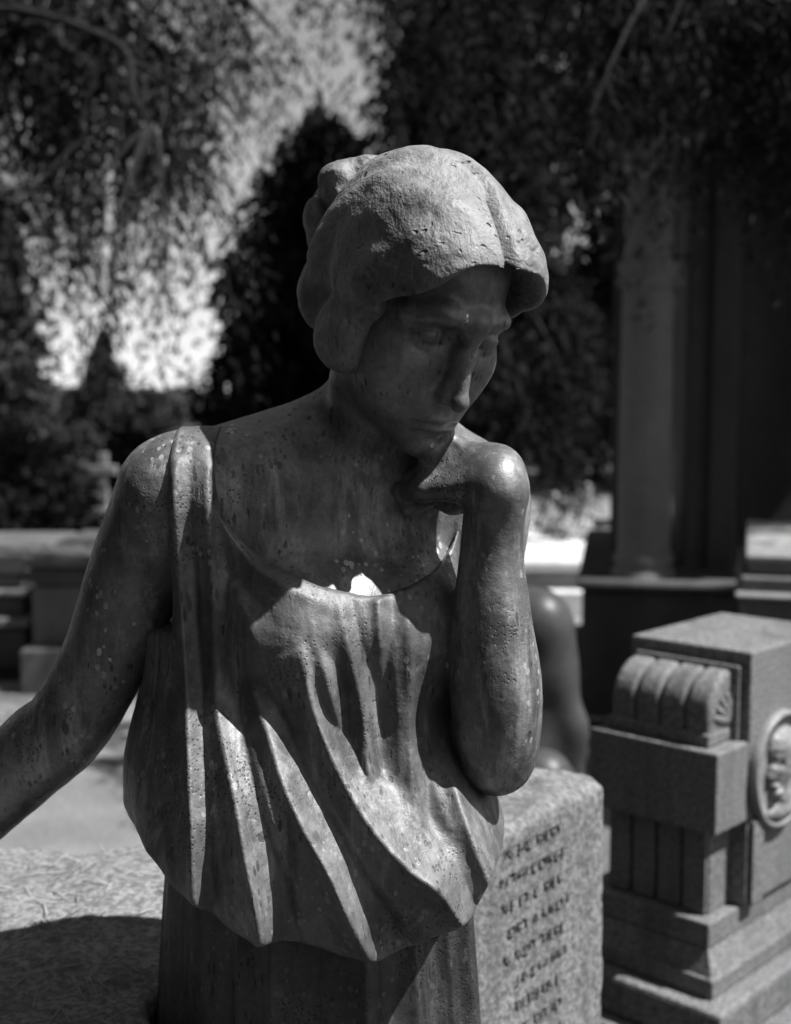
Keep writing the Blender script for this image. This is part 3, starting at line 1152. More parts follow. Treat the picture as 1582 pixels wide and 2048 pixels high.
# knot of coiled hair at the back
for (px, py, Y), r in (((722, 342, 1.205), (0.026, 0.024, 0.017)), ((686, 378, 1.200), (0.021, 0.026, 0.026)),
                       ((634, 438, 1.215), (0.0125, 0.022, 0.020)), ((690, 430, 1.235), (0.034, 0.030, 0.036)),
                       ((652, 478, 1.225), (0.018, 0.024, 0.022)), ((735, 340, 1.235), (0.026, 0.026, 0.018))):
    hair.add(d_ell(P(px, py, Y), r), 0.004)


def hit(S, px, py, y0=0.9, y1=1.5):
    d = ray(px, py)
    d = d / d[1]
    t = y0
    for _ in range(200):
        v = float(S((_C + d * t)[None].astype(np.float32))[0])
        if v < 0.0006 or t > y1:
            break
        t += max(v * 0.8, 0.0008)
    if t > y1:
        t = 1.17
    return _C + d * t


# tool marks and casting cracks that run over the cap of hair
MARKS = [([(693, 390), (740, 374), (790, 350), (850, 336)], 0.0035), ([(640, 505), (668, 486), (700, 484)], 0.0035),
         ([(640, 632), (690, 642), (740, 630)], 0.0040), ([(700, 530), (715, 580), (712, 620)], 0.0030)]
for line, r in MARKS:
    r *= 0.62
    pp = [hit(hair, *q) for q in line]
    pp = [q - (q - _C) / np.linalg.norm(q - _C) * r * 0.55 for q in pp]
    for a, b in zip(pp[:-1], pp[1:]):
        hair.cut(d_cap(a, b, r * 0.8, r), r * 1.2)
hV, hF = sdf_mesh(hair, HC - 0.19, HC + 0.19, 0.0016)
hN = vert_normals(hV, hF)
rid = np.abs(fbm(hV * 38, 3))
rim = np.clip(face_open(hV.astype(np.float32)) / 0.014, 0, 1)
hV = hV + hN * (rim * (0.0026 * fbm(hV * 22 + 5, 3) + 0.0010 * fbm(hV * 75 + 1, 2) - 0.0045 * np.clip(0.10 - rid, 0, 1) / 0.10 * np.clip(2.2 * fbm(hV * 11 + 2, 2), 0, 1)))[:, None]
# the knot is modelled in rough, faceted curls
hq = to_hl(hV.astype(np.float32))
kn = np.clip((-0.060 - hq[:, 1]) / 0.02, 0, 1) * np.clip((hq[:, 2] - 0.015) / 0.02, 0, 1)
hV = hV + hN * (kn * (0.009 * fbm(hV * 30 + 4, 2) - 0.004 * np.abs(fbm(hV * 55 + 8, 2))))[:, None]
statue_part('hair', hV, hF, M_HAIR)
# ---- blouse: the torso wrapped in cloth, bloused out above a hanging hem
blo = Sculpt()
torso(blo, 0.010)
blo.add(d_ell(P(640, 1640, 1.190), (0.150, 0.122, 0.135), TM), 0.09)
blo.add(d_ell(P(470, 1640, 1.17), (0.078, 0.088, 0.125), TM), 0.06)
blo.add(d_ell(P(800, 1690, 1.175), (0.082, 0.092, 0.100), TM), 0.06)
blo.add(d_cap(P(318, 1480, 1.195), P(308, 1690, 1.185), 0.016, 0.026), 0.04)
blo.add(d_cap(P(372, 1000, 1.155), P(372, 1500, 1.17), 0.030, 0.040), 0.05)
blo.add(d_cap(S_R + [0.03, 0.010, 0.006], S_R + [0.075, 0.03, 0.006], 0.056, 0.054), 0.02)


blo.add(d_cap(P(925, 1570, 1.215), P(972, 1655, 1.200), 0.010, 0.014), 0.006)
# folds: crest lines over the front, (photo x, photo y, height mm, width mm)
FOLDS = [
    [(332, 1250, 3, 8), (324, 1400, 6, 9), (320, 1520, 8, 10), (332, 1650, 8, 9), (352, 1765, 9, 9)],
    [(412, 1300, 1, 7), (420, 1450, 4, 8), (440, 1600, 8, 8), (452, 1720, 10, 9), (466, 1845, 10, 9)],
    [(478, 1380, 1, 7), (502, 1480, 4, 8), (540, 1600, 9, 9), (576, 1700, 11, 9), (600, 1790, 11, 9), (618, 1885, 10, 9)],
    [(566, 1400, 1, 7), (625, 1510, 5, 8), (684, 1625, 9, 9), (742, 1722, 11, 9), (800, 1805, 11, 10), (845, 1895, 9, 10)],
    [(715, 1490, 1, 7), (765, 1560, 5, 8), (835, 1640, 9, 9), (905, 1705, 10, 10), (965, 1790, 9, 10)],
    [(780, 1240, 1, 6), (788, 1330, 4, 7), (796, 1440, 5, 8), (800, 1530, 2, 8)],
    [(852, 1230, 1, 6), (850, 1400, 5, 8), (862, 1540, 6, 9), (895, 1640, 4, 9)],
    [(620, 1225, 1, 6), (628, 1280, 2, 6), (640, 1330, 1, 6)],
    [(722, 1205, 2, 4), (730, 1260, 3, 5), (742, 1330, 2, 6)],
    [(395, 1000, 2, 5), (400, 1120, 4, 6), (404, 1250, 4, 7), (408, 1380, 2, 8)],
    [(352, 925, 5, 7), (352, 1010, 8, 8), (362, 1150, 10, 9), (374, 1301, 12, 10), (382, 1402, 14, 12), (388, 1554, 17, 14), (394, 1655, 20, 15), (398, 1790, 22, 15)],
    [(418, 935, 4, 5), (420, 1040, 8, 7), (426, 1150, 6, 9), (428, 1290, 6, 11), (436, 1402, 9, 12), (454, 1483, 13, 13), (478, 1584, 18, 14), (498, 1685, 23, 16), (520, 1782, 27, 17), (538, 1885, 28, 17)],
    [(500, 1360, 1, 8), (513, 1402, 5, 9), (543, 1468, 11, 11), (574, 1554, 17, 13), (614, 1635, 22, 15), (665, 1721, 26, 17), (700, 1797, 28, 18), (741, 1878, 28, 18), (765, 1935, 28, 18)],
    [(596, 1290, 1, 8), (606, 1322, 5, 8), (630, 1412, 11, 10), (670, 1503, 16, 12), (715, 1584, 20, 14), (761, 1650, 23, 16), (822, 1711, 26, 18), (887, 1756, 29, 20), (955, 1842, 30, 20)],
    [(640, 1305, 2, 6), (655, 1350, 7, 8), (670, 1412, 9, 8), (690, 1485, 3, 8)],
    [(682, 1215, 3, 5), (700, 1301, 6, 7), (726, 1412, 9, 8), (738, 1529, 9, 9), (745, 1610, 3, 9)],
    [(757, 1195, 6, 5), (760, 1260, 6, 6), (762, 1330, 3, 8), (775, 1440, 2, 8)],
    [(812, 1215, 2, 6), (819, 1286, 5, 8), (817, 1402, 7, 10), (827, 1579, 8, 12), (862, 1690, 4, 12)],
    [(896, 1480, 3, 8), (905, 1544, 10, 10), (938, 1640, 20, 14), (978, 1735, 26, 16)],
    [(555, 1400, 1, 8), (600, 1500, 4, 8), (640, 1570, 2, 8)],
    [(432, 985, 3, 6), (458, 1060, 6, 7), (505, 1125, 6, 7), (580, 1175, 4, 7), (650, 1205, 2, 7)],
    [(468, 1180, 3, 9), (500, 1250, 3, 10), (520, 1330, 1, 10)],
    [(384, 1574, 4, 7), (345, 1615, 8, 9), (308, 1660, 9, 10), (302, 1705, 9, 10), (345, 1765, 8, 11)],
    [(300, 1400, 3, 12), (288, 1520, 5, 14), (278, 1610, 6, 14)],
]
NECK = [(424, 950), (432, 1000), (447, 1040), (487, 1090), (545, 1134), (620, 1168), (690, 1187), (745, 1197), (800, 1184), (850, 1160), (888, 1125), (912, 1070), (925, 1000)]
HEM = [(200, 1700), (262, 1715), (335, 1778), (400, 1812), (470, 1858), (520, 1888), (560, 1880), (610, 1896), (680, 1924), (760, 1930), (830, 1908), (900, 1884), (950, 1856), (985, 1790), (1060, 1720)]


class Map2:
    """a height map over the statue's front (x across, z up), 1 mm cells"""

    def __init__(self, x0, x1, z0, z1, h=0.001):
        self.x0, self.z0, self.h = x0, z0, h
        self.nx, self.nz = int((x1 - x0) / h), int((z1 - z0) / h)
        self.X, self.Z = np.meshgrid(x0 + np.arange(self.nx) * h, z0 + np.arange(self.nz) * h, indexing='ij')
        self.A = np.zeros_like(self.X)

    def seg(self, pts):
        """distance and interpolated (height, width) to a polyline of (x, z, h, w)"""
        bd = np.full(self.X.shape, 9.0)
        bh = np.zeros_like(bd)
        bw = np.ones_like(bd)
        bs = np.zeros_like(bd)
        for a, b in zip(pts[:-1], pts[1:]):
            ax, az = b[0] - a[0], b[1] - a[1]
            L = ax * ax + az * az + 1e-12
            t = np.clip(((self.X - a[0]) * ax + (self.Z - a[1]) * az) / L, 0, 1)
            dx, dz = self.X - a[0] - t * ax, self.Z - a[1] - t * az
            d = np.sqrt(dx * dx + dz * dz)
            m = d < bd
            bd = np.where(m, d, bd)
            bh = np.where(m, a[2] + (b[2] - a[2]) * t, bh)
            bw = np.where(m, a[3] + (b[3] - a[3]) * t, bw)
            bs = np.where(m, np.sign(dx * az - dz * ax), bs)
        return bd, bh, bw, bs

    def get(self, Q):
        u = np.clip((Q[:, 0] - self.x0) / self.h, 0, self.nx - 1.01)
        v = np.clip((Q[:, 2] - self.z0) / self.h, 0, self.nz - 1.01)
        i, j = u.astype(int), v.astype(int)
        fu, fv = u - i, v - j
        A = self.A
        return (A[i, j] * (1 - fu) * (1 - fv) + A[i + 1, j] * fu * (1 - fv) + A[i, j + 1] * (1 - fu) * fv + A[i + 1, j + 1] * fu * fv).astype(np.float32)


fold = Map2(-0.30, 0.20, 1.04, 1.66)
minor = np.zeros_like(fold.A)
for nf, f in enumerate(FOLDS):
    pts = []
    for px, py, hh, ww in f:
        q = hit(blo, px, py)
        pts.append((q[0], q[2], hh * 0.0016, ww * 0.001))
    pts = spline(pts, 4)
    d, hh, ww, sd = fold.seg(pts)
    w = 1.35 * ww * np.where(sd > 0, 1.35, 0.70)          # the right-hand flank falls off more gently
    e = 0.0026
    ridge = hh * np.exp(-(np.sqrt(d * d + e * e) - e) / (w if nf >= 10 else 0.8 * w))
    if nf < 10:
        minor = np.maximum(minor, ridge)       # small secondary creases ride on the big folds
    else:
        fold.A = np.maximum(fold.A, ridge)
fold.A = fold.A + 0.45 * minor
# soften the map a little
for _ in range(2):
    A = fold.A
    A[1:-1, 1:-1] = (A[1:-1, 1:-1] * 4 + A[:-2, 1:-1] + A[2:, 1:-1] + A[1:-1, :-2] + A[1:-1, 2:]) / 8
# neckline: rolled edge
nk = [hit(blo, px, py) for px, py in NECK]
npts = spline([(q[0], q[2], 0.004, 0.0035) for q in nk], 4)
nd, _, _, nsd = fold.seg(npts)
inside_top = np.zeros_like(nd, bool)
# opening: above the neckline between its two ends
zx = np.interp(fold.X[:, 0], [p[0] for p in npts], [p[1] for p in npts], left=9, right=9)
inside_top = fold.Z > zx[:, None]
NK = Map2(-0.30, 0.20, 1.04, 1.66)
NK.A = np.where(inside_top, nd, -nd)               # positive inside the opening
fold.A = np.maximum(fold.A, 0.0016 * np.exp(-(nd / 0.0070) ** 2))
hm = [hit(blo, px, py) if py < 1930 else hit(blo, px, 1900) for px, py in HEM]
HM_x = np.array([P(px, py, 1.06)[0] for px, py in HEM])
HM_z = np.array([P(px, py, 1.06)[2] for px, py in HEM]) - 0.007
TC = P(650, 1500, 1.235)


def folds(Q):
    fr = np.clip((TC[1] + 0.035 - Q[:, 1]) / 0.06, 0, 1)
    fr = fr * fr * (3 - 2 * fr)
    th = np.arctan2(Q[:, 1] - TC[1], Q[:, 0] - TC[0])
    back = 0.010 * np.exp(-np.abs(np.sin(th * 7 + 3 * Q[:, 2])) * 2.2) * np.clip((1.45 - Q[:, 2]) / 0.2, 0.15, 1)
    return fold.get(Q) * fr + back * (1 - fr) - 0.004


base_blouse = blo
cloth = Sculpt()
cloth.ops = list(blo.ops)
cloth.push(folds)


def hem_cut(Q):
    zc = np.interp(Q[:, 0], HM_x, HM_z).astype(np.float32)
    bk = np.clip((Q[:, 1] - TC[1]) / 0.1, 0, 1)
    zc = zc + 0.36 * fold.get(Q) * (1 - bk)
    zc = zc * (1 - bk) + 1.165 * bk
    return zc - Q[:, 2]


cloth.keep(hem_cut, 0.012)


def open_cut(Q):
    fr = Q[:, 1] < TC[1] + 0.02
    o = NK.get(Q)
    bk = Q[:, 2] - 1.545
    return np.where(fr, np.minimum(o, 0.02), bk)


cloth.keep(open_cut, 0.003)
xs0, xs1 = P(346, 930, 1.13), P(350, 1300, 1.13)


def arm_cut(Q):
    t = np.clip((Q[:, 2] - xs1[2]) / (xs0[2] - xs1[2]), 0, 1)
    xe = xs1[0] + (xs0[0] - xs1[0]) * t
    lo = np.clip((xs1[2] + 0.02 - Q[:, 2]) / 0.08, 0, 1)
    return xe - Q[:, 0] - lo * 0.3


cloth.keep(arm_cut, 0.006)
# no sleeve over her left arm
cloth.keep(lambda Q: Q[:, 0] - (S_L[0] - 0.018) - np.clip((S_L[2] - 0.10 - Q[:, 2]) / 0.06, 0, 1) * 0.3, 0.006)
cV, cF = sdf_mesh(cloth, (-0.29, 0.97, 1.04), (0.19, 1.40, 1.66), 0.0018, band=2.2)
cN = vert_normals(cV, cF)
cV = cV + cN * (0.0012 * fbm(cV * 30 + 1, 3) + 0.0006 * fbm(cV * 90, 2))[:, None]
statue_part('blouse', cV, cF, M_CLOTH)
# ---- skirt, down to the feet
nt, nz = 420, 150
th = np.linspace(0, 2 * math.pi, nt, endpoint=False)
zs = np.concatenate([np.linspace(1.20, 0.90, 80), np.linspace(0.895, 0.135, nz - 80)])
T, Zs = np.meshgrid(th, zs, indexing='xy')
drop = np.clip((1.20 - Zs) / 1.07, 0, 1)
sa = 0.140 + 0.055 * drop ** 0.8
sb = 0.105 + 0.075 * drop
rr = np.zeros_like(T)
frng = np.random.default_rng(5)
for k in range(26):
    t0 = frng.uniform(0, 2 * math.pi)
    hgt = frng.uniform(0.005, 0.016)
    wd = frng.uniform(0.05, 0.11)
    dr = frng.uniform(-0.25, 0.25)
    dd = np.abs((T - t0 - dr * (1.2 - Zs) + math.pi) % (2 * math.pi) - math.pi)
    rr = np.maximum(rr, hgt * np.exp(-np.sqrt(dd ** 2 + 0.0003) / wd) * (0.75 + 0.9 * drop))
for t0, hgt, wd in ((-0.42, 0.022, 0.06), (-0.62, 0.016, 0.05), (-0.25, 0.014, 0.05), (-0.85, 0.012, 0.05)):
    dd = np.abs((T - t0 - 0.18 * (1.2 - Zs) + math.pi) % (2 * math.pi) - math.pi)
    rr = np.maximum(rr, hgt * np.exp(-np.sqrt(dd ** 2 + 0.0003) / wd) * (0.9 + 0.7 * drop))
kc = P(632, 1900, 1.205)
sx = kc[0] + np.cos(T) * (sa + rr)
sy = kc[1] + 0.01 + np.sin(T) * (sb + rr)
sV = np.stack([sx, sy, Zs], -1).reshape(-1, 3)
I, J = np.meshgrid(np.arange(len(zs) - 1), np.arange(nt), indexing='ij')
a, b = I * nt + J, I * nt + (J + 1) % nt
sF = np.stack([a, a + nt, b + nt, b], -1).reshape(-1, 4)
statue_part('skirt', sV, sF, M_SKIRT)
# ---------------------------------------------------------------- granite monument with scroll and medallion
MS = 1.075
mo = P(1435, 1510, 2.0 * MS)
mon = empty('granite_monument', (mo[0], mo[1], 0), math.atan2(0.728, 0.685))
tag(mon, 'sunlit granite grave monument with a ribbed scroll on a block and a round portrait medallion', 'monument')
Z0 = mo[2]


def nb(name, a0, a1, b0, b1, z0, z1, bevel=0.004, mat=None, parent=mon, absz=False):
    return box(name, (a0 * MS, b0 * MS, z0 if absz else Z0 + z0 * MS), (a1 * MS, b1 * MS, Z0 + z1 * MS), mat or M_GRANITE, parent, bevel, 2)


nb('block', 0, 0.1045, 0, 0.245, -0.135, 0)
nb('scroll_base', 0.02, 0.1045, 0.028, 0.226, 0.0005, 0.022)
nb('back_slab', 0.105, 0.42, 0.0, 0.232, -0.285, 0.150, 0.005)
# raised border on the face of the back slab
for nm, b0, b1, z0, z1 in (('border', 0.016, 0.030, 0.001, 0.126), ('border', 0.202, 0.216, 0.001, 0.126), ('border', 0.0305, 0.2015, 0.113, 0.126)):
    nb(nm, 0.094, 0.1045, b0, b1, z0, z1, 0.003)
# the scroll: four rounded ribs rolled over a quarter circle
R0 = 0.088
for k in range(4):
    bc = 0.053 + k * 0.0475
    w = 0.0236
    vs = []
    nu, nv = 17, 24
    for i in range(nv):
        t = i / (nv - 1)
        if t < 0.25:
            a_, z_ = 0.024, 0.022 + t / 0.25 * 0.03
            na, nz_ = -1, 0
        else:
            an = (t - 0.25) / 0.75 * math.pi / 2
            a_, z_ = 0.024 + (1 - math.cos(an)) * 0.070, 0.052 + math.sin(an) * 0.066
            na, nz_ = -math.cos(an), math.sin(an)
        for j in range(nu):
            s_ = -1 + 2 * j / (nu - 1)
            bul = -0.010 * (abs(s_) ** 9)
            vs.append(((a_ - na * -bul) * MS if False else (a_ + na * bul) * MS, (bc + s_ * w) * MS, Z0 + (z_ + nz_ * bul) * MS))
    # closing spine inside
    base = len(vs)
    for j in range(nu):
        s_ = -1 + 2 * j / (nu - 1)
        vs.append((0.1035 * MS, (bc + s_ * w) * MS, Z0 + 0.0225 * MS))
    bm = bmesh.new()
    bv = [bm.verts.new(v) for v in vs]
    for i in range(nv - 1):
        for j in range(nu - 1):
            bm.faces.new((bv[i * nu + j], bv[i * nu + j + 1], bv[(i + 1) * nu + j + 1], bv[(i + 1) * nu + j]))
    for side in (0, nu - 1):
        for i in range(nv - 1):
            bm.faces.new((bv[i * nu + side], bv[(i + 1) * nu + side], bv[base + side]))
    rb = obj_bm('scroll_rib', bm, M_GRANITE, mon)
    for p_ in rb.data.polygons:
        p_.use_smooth = len(p_.vertices) == 4
# carved leaf on the open end of the scroll
for k in range(5):
    an = math.radians(14 + k * 19)
    bm = bmesh.new()
    r = bmesh.ops.create_uvsphere(bm, u_segments=10, v_segments=6, radius=1.0)
    L = 0.030
    for v in r['verts']:
        x, y, z = v.co.x * L, v.co.y * 0.005, v.co.z * 0.0075
        x += L
        a_ = 0.094 - (x * math.cos(an))
        z_ = 0.032 + x * math.sin(an)
        a_ += z * math.sin(an)
        z_ += z * math.cos(an)
        v.co = (a_ * MS, (0.029 + y) * MS, Z0 + z_ * MS)
    obj_bm('scroll_leaf', bm, M_GRANITE, mon, True)
# pedestal below the block, fluted face
nb('pedestal', 0.036, 0.1045, 0.030, 0.226, -0.285, -0.1355)
for k in range(4):
    nb('flute_panel', 0.027, 0.0355, 0.032 + k * 0.049, 0.032 + k * 0.049 + 0.041, -0.283, -0.137, 0.003)
nb('side_pilaster', 0.112, 0.150, -0.009, -0.0005, -0.283, -0.137, 0.003)
# stepped base
nb('base_step', 0.004, 0.48, 0.010, 0.262, -0.328, -0.2855, 0.004)
# splayed moulding between the steps
bm = bmesh.new()
lo1, hi1 = (0.006, 0.012, -0.3285), (0.49, 0.26, 0)
r = bmesh.ops.create_cube(bm, size=1.0)
for v in r['verts']:
    up = v.co.z > 0
    e = 0.0 if up else 0.016
    v.co = ((0.006 - e if v.co.x < 0 else 0.49 + e) * MS, (0.012 - e if v.co.y < 0 else 0.26 + e) * MS, Z0 + (-0.3285 if up else -0.368) * MS)
obj_bm('splayed_moulding', bm, M_GRANITE, mon)
nb('base_step', -0.016, 0.52, -0.010, 0.282, -0.402, -0.3685, 0.005)
nb('base_step', -0.052, 0.58, -0.045, 0.318, -0.47, -0.4025, 0.008)
nb('base_step', -0.085, 0.64, -0.08, 0.36, -0.60, -0.4705, 0.008)
nb('footing', -0.16, 0.75, -0.15, 0.42, 0.0, -0.6005, 0.01, None, mon, True)
# portrait medallion on the right-hand side
MA, MZ, MR = 0.205 * MS, Z0 - 0.066 * MS, 0.102 * MS
med = empty('portrait_medallion')
med.parent = mon
med.location = (MA, -0.0015, MZ)
med.rotation_euler = (math.pi / 2, 0, 0)        # local z points out of the side face
bpy.context.view_layer.update()


def ring(name, prof, n=48):
    bm = bmesh.new()
    rings = [[bm.verts.new((r * math.cos(2 * math.pi * i / n), r * math.sin(2 * math.pi * i / n), z)) for i in range(n)] for r, z in prof]
    for a, b in zip(rings[:-1], rings[1:]):
        for i in range(n):
            bm.faces.new((a[i], a[(i + 1) % n], b[(i + 1) % n], b[i]))
    return bm


bm = ring('rim', [(MR, 0.0), (MR * 1.0, 0.010), (MR * 0.97, 0.016), (MR * 0.92, 0.016), (MR * 0.89, 0.009), (MR * 0.885, 0.004), (MR * 0.5, 0.004), (MR * 0.01, 0.004)])
obj_bm('medallion_rim', bm, M_BRONZE3, med, True)
rel = Sculpt()
r_ = MR
rel.add(d_ell((0.0, 0.12 * r_, 0.006), (0.40 * r_, 0.50 * r_, 0.020)), 0.006)
rel.add(d_ell((0.02 * r_, 0.40 * r_, 0.006), (0.46 * r_, 0.34 * r_, 0.022)), 0.004)
rel.add(d_ell((0.34 * r_, 0.10 * r_, 0.006), (0.16 * r_, 0.34 * r_, 0.020)), 0.004)
rel.add(d_ell((-0.34 * r_, 0.05 * r_, 0.006), (0.12 * r_, 0.12 * r_, 0.016)), 0.004)
rel.add(d_ell((-0.40 * r_, -0.04 * r_, 0.008), (0.10 * r_, 0.10 * r_, 0.012)), 0.004)
rel.add(d_ell((-0.22 * r_, -0.34 * r_, 0.006), (0.16 * r_, 0.10 * r_, 0.018)), 0.006)
rel.add(d_ell((-0.30 * r_, -0.22 * r_, 0.008), (0.09 * r_, 0.05 * r_, 0.014)), 0.004)
rel.add(d_ell((0.10 * r_, -0.45 * r_, 0.004), (0.24 * r_, 0.34 * r_, 0.016)), 0.008)
rel.add(d_ell((0.10 * r_, -0.72 * r_, 0.004), (0.55 * r_, 0.16 * r_, 0.016)), 0.008)
rel.cut(d_ell((-0.22 * r_, 0.14 * r_, 0.026), (0.10 * r_, 0.06 * r_, 0.010)), 0.005)
rel.cut(d_ell((-0.33 * r_, -0.28 * r_, 0.024), (0.10 * r_, 0.014 * r_, 0.010)), 0.002)
rel.keep(lambda Q: 0.003 - Q[:, 2], 0.001)
rV, rF = sdf_mesh(rel, (-MR, -MR, -0.002), (MR, MR, 0.04), 0.0022, blk=12)
rN = vert_normals(rV, rF)
rV = rV + rN * (0.0022 * fbm(rV * 130, 2))[:, None]
mesh_np('portrait_relief', rV, rF, M_BRONZE3, med)

# ---------------------------------------------------------------- dark bronze nude leaning on an arm, behind
FY = 3.3
fig = Sculpt()
sh = P(1078, 1248, FY)
fig.add(d_ell(sh, (0.062, 0.066, 0.078)), 0.03)
tube(fig, [sh, P(1102, 1330, FY - 0.01), P(1122, 1405, FY), P(1130, 1440, FY + 0.01)], [0.062, 0.056, 0.044, 0.042], 6)
tube(fig, [P(1124, 1410, FY), P(1143, 1455, FY), P(1140, 1530, FY + 0.02), P(1150, 1600, FY + 0.02)], [0.042, 0.047, 0.037, 0.028], 6)
fig.add(d_ell(P(1150, 1625, FY + 0.0), (0.045, 0.06, 0.03)), 0.02)
for k in range(4):
    fig.add(d_cap(P(1140 + k * 9, 1632, FY - 0.03), P(1146 + k * 13, 1650, FY - 0.10), 0.011, 0.008), 0.004)
fig.add(d_cap(P(1130, 1625, FY - 0.01), P(1112, 1648, FY - 0.06), 0.012, 0.009), 0.006)
fig.add(d_ell(P(1035, 1330, FY + 0.05), (0.16, 0.13, 0.20)), 0.05)
fig.add(d_cap(sh, P(940, 1230, FY + 0.08), 0.075, 0.07), 0.06)
fig.add(d_ell(P(1030, 1500, FY + 0.05), (0.15, 0.12, 0.18)), 0.06)
fig.add(d_ell(P(1010, 1640, FY + 0.03), (0.20, 0.16, 0.12)), 0.06)
fig.add(d_cap(P(1000, 1240, FY + 0.03), P(965, 1165, FY - 0.03), 0.058, 0.055), 0.04)
fig.add(d_ell(P(945, 1125, FY - 0.06), (0.075, 0.10, 0.115)), 0.02)
fig.add(d_sph(P(925, 1140, FY - 0.155), 0.022), 0.03)
tube(fig, [P(940, 1230, FY + 0.08), P(895, 1350, FY + 0.0), P(900, 1450, FY - 0.06), P(930, 1520, FY - 0.12)], [0.06, 0.05, 0.043, 0.03], 4)
tube(fig, [P(1060, 1650, FY), P(1090, 1590, FY - 0.30), P(1085, 1560, FY - 0.42)], [0.10, 0.085, 0.07], 4)
tube(fig, [P(1085, 1560, FY - 0.42), P(1080, 1700, FY - 0.45), P(1085, 1800, FY - 0.40)], [0.065, 0.058, 0.045], 4)
tube(fig, [P(960, 1650, FY), P(900, 1640, FY - 0.30), P(880, 1660, FY - 0.42), P(870, 1790, FY - 0.42)], [0.10, 0.085, 0.07, 0.05], 4)
for px_ in (1085, 870):
    fig.add(d_cap(P(px_, 1800, FY - 0.42), P(px_ - 10, 1830, FY - 0.60), 0.045, 0.03), 0.03)
fV, fF = sdf_mesh(fig, P(791, 1080, FY) - [0.05, 0.75, 0.9], P(1200, 1080, FY) + [0.1, 0.35, 0.12], 0.007, blk=16)
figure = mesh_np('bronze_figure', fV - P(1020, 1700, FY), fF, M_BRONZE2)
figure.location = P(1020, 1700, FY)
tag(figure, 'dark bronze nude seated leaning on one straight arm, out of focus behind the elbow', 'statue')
zs_ = P(1020, 1715, FY)[2]
seat = empty('square_tomb', (P(1010, 1700, FY)[0], FY, 0))
tag(seat, 'low square tomb under the dark bronze nude, mostly behind the granite block', 'tomb')
bm = bmesh.new()
bm_box(bm, (-0.38, -0.22, 0.0), (0.34, 0.35, zs_ - 0.03), 0.02)
obj_bm('slab', bm, M_DARKSTONE, seat)
# ---------------------------------------------------------------- trees
trng = np.random.default_rng(21)


def unit(v):
    return v / (np.linalg.norm(v, axis=-1, keepdims=True) + 1e-9)


def leaf_quads(pos, dirs, ln, wd, rng):
    """one narrow folded diamond for each leaf or needle tuft"""
    n = len(pos)
    side = unit(np.cross(dirs, unit(rng.normal(size=(n, 3)))))
    ln = ln[:, None]
    wd = wd[:, None]
    a = pos
    b = pos + dirs * ln * 0.5 + side * wd
    c = pos + dirs * ln
    d = pos + dirs * ln * 0.5 - side * wd
    V = np.stack([a, b, c, d], 1).reshape(-1, 3)
    F = np.arange(n * 4).reshape(-1, 4)
    return V, F


def limb_mesh(name, chains, mat, parent, org, n=7):
    """tapered tubes; chains of (points, radii)"""
    Vs, Fs, off = [], [], 0
    for pts, rad in chains:
        pts = np.asarray(pts, float)
        t = np.gradient(pts, axis=0)
        t = unit(t)
        ref = np.where(np.abs(t[:, 2:3]) > 0.9, [[1.0, 0, 0]], [[0, 0, 1.0]])
        u = unit(np.cross(t, ref))
        w = np.cross(t, u)
        an = np.arange(n) * 2 * math.pi / n
        ring = pts[:, None] + np.asarray(rad)[:, None, None] * (u[:, None] * np.cos(an)[None, :, None] + w[:, None] * np.sin(an)[None, :, None])
        Vs.append(ring.reshape(-1, 3))
        m = len(pts)
        I, J = np.meshgrid(np.arange(m - 1), np.arange(n), indexing='ij')
        a, b = I * n + J, I * n + (J + 1) % n
        Fs.append(np.stack([a, b, b + n, a + n], -1).reshape(-1, 4) + off)
        off += m * n
    return mesh_np(name, np.concatenate(Vs) - org, np.concatenate(Fs), mat, parent)


def hanging_twigs(curves, per_m, tw_len, leaf_per, leaf_len, leaf_w, rng, droop=1.0, spread=0.18):
    """leaves on twigs that hang from branch curves"""
    L, D, A, B = [], [], [], []
    for c in curves:
        c = np.asarray(c)
        seg = np.linalg.norm(np.diff(c, axis=0), axis=1)
        cum = np.concatenate([[0], np.cumsum(seg)])
        n = max(2, int(cum[-1] * per_m))
        s = rng.random(n) ** 0.8 * cum[-1]
        base = np.stack([np.interp(s, cum, c[:, k]) for k in range(3)], 1)
        base += rng.normal(size=base.shape) * spread * 0.35
        d = rng.normal(size=base.shape) * 0.45
        d[:, 2] = -droop * (0.7 + 0.5 * rng.random(n))
        d = unit(d)
        tl = tw_len * (0.4 + 0.8 * rng.random(n))
        t = rng.random((n, leaf_per))
        bend = rng.normal(size=(n, 1, 3)) * 0.12
        bend[..., 2] = -0.25
        p = base[:, None] + d[:, None] * (t * tl[:, None])[..., None] + bend * (t ** 2 * tl[:, None])[..., None]
        p += rng.normal(size=p.shape) * 0.025
        dd = unit(d[:, None] + rng.normal(size=p.shape) * 0.55)
        L.append(p.reshape(-1, 3))
        D.append(dd.reshape(-1, 3))
    P_, D_ = np.concatenate(L), np.concatenate(D)
    n = len(P_)
    return P_, D_, leaf_len * (0.6 + 0.8 * rng.random(n)), leaf_w * (0.7 + 0.6 * rng.random(n))


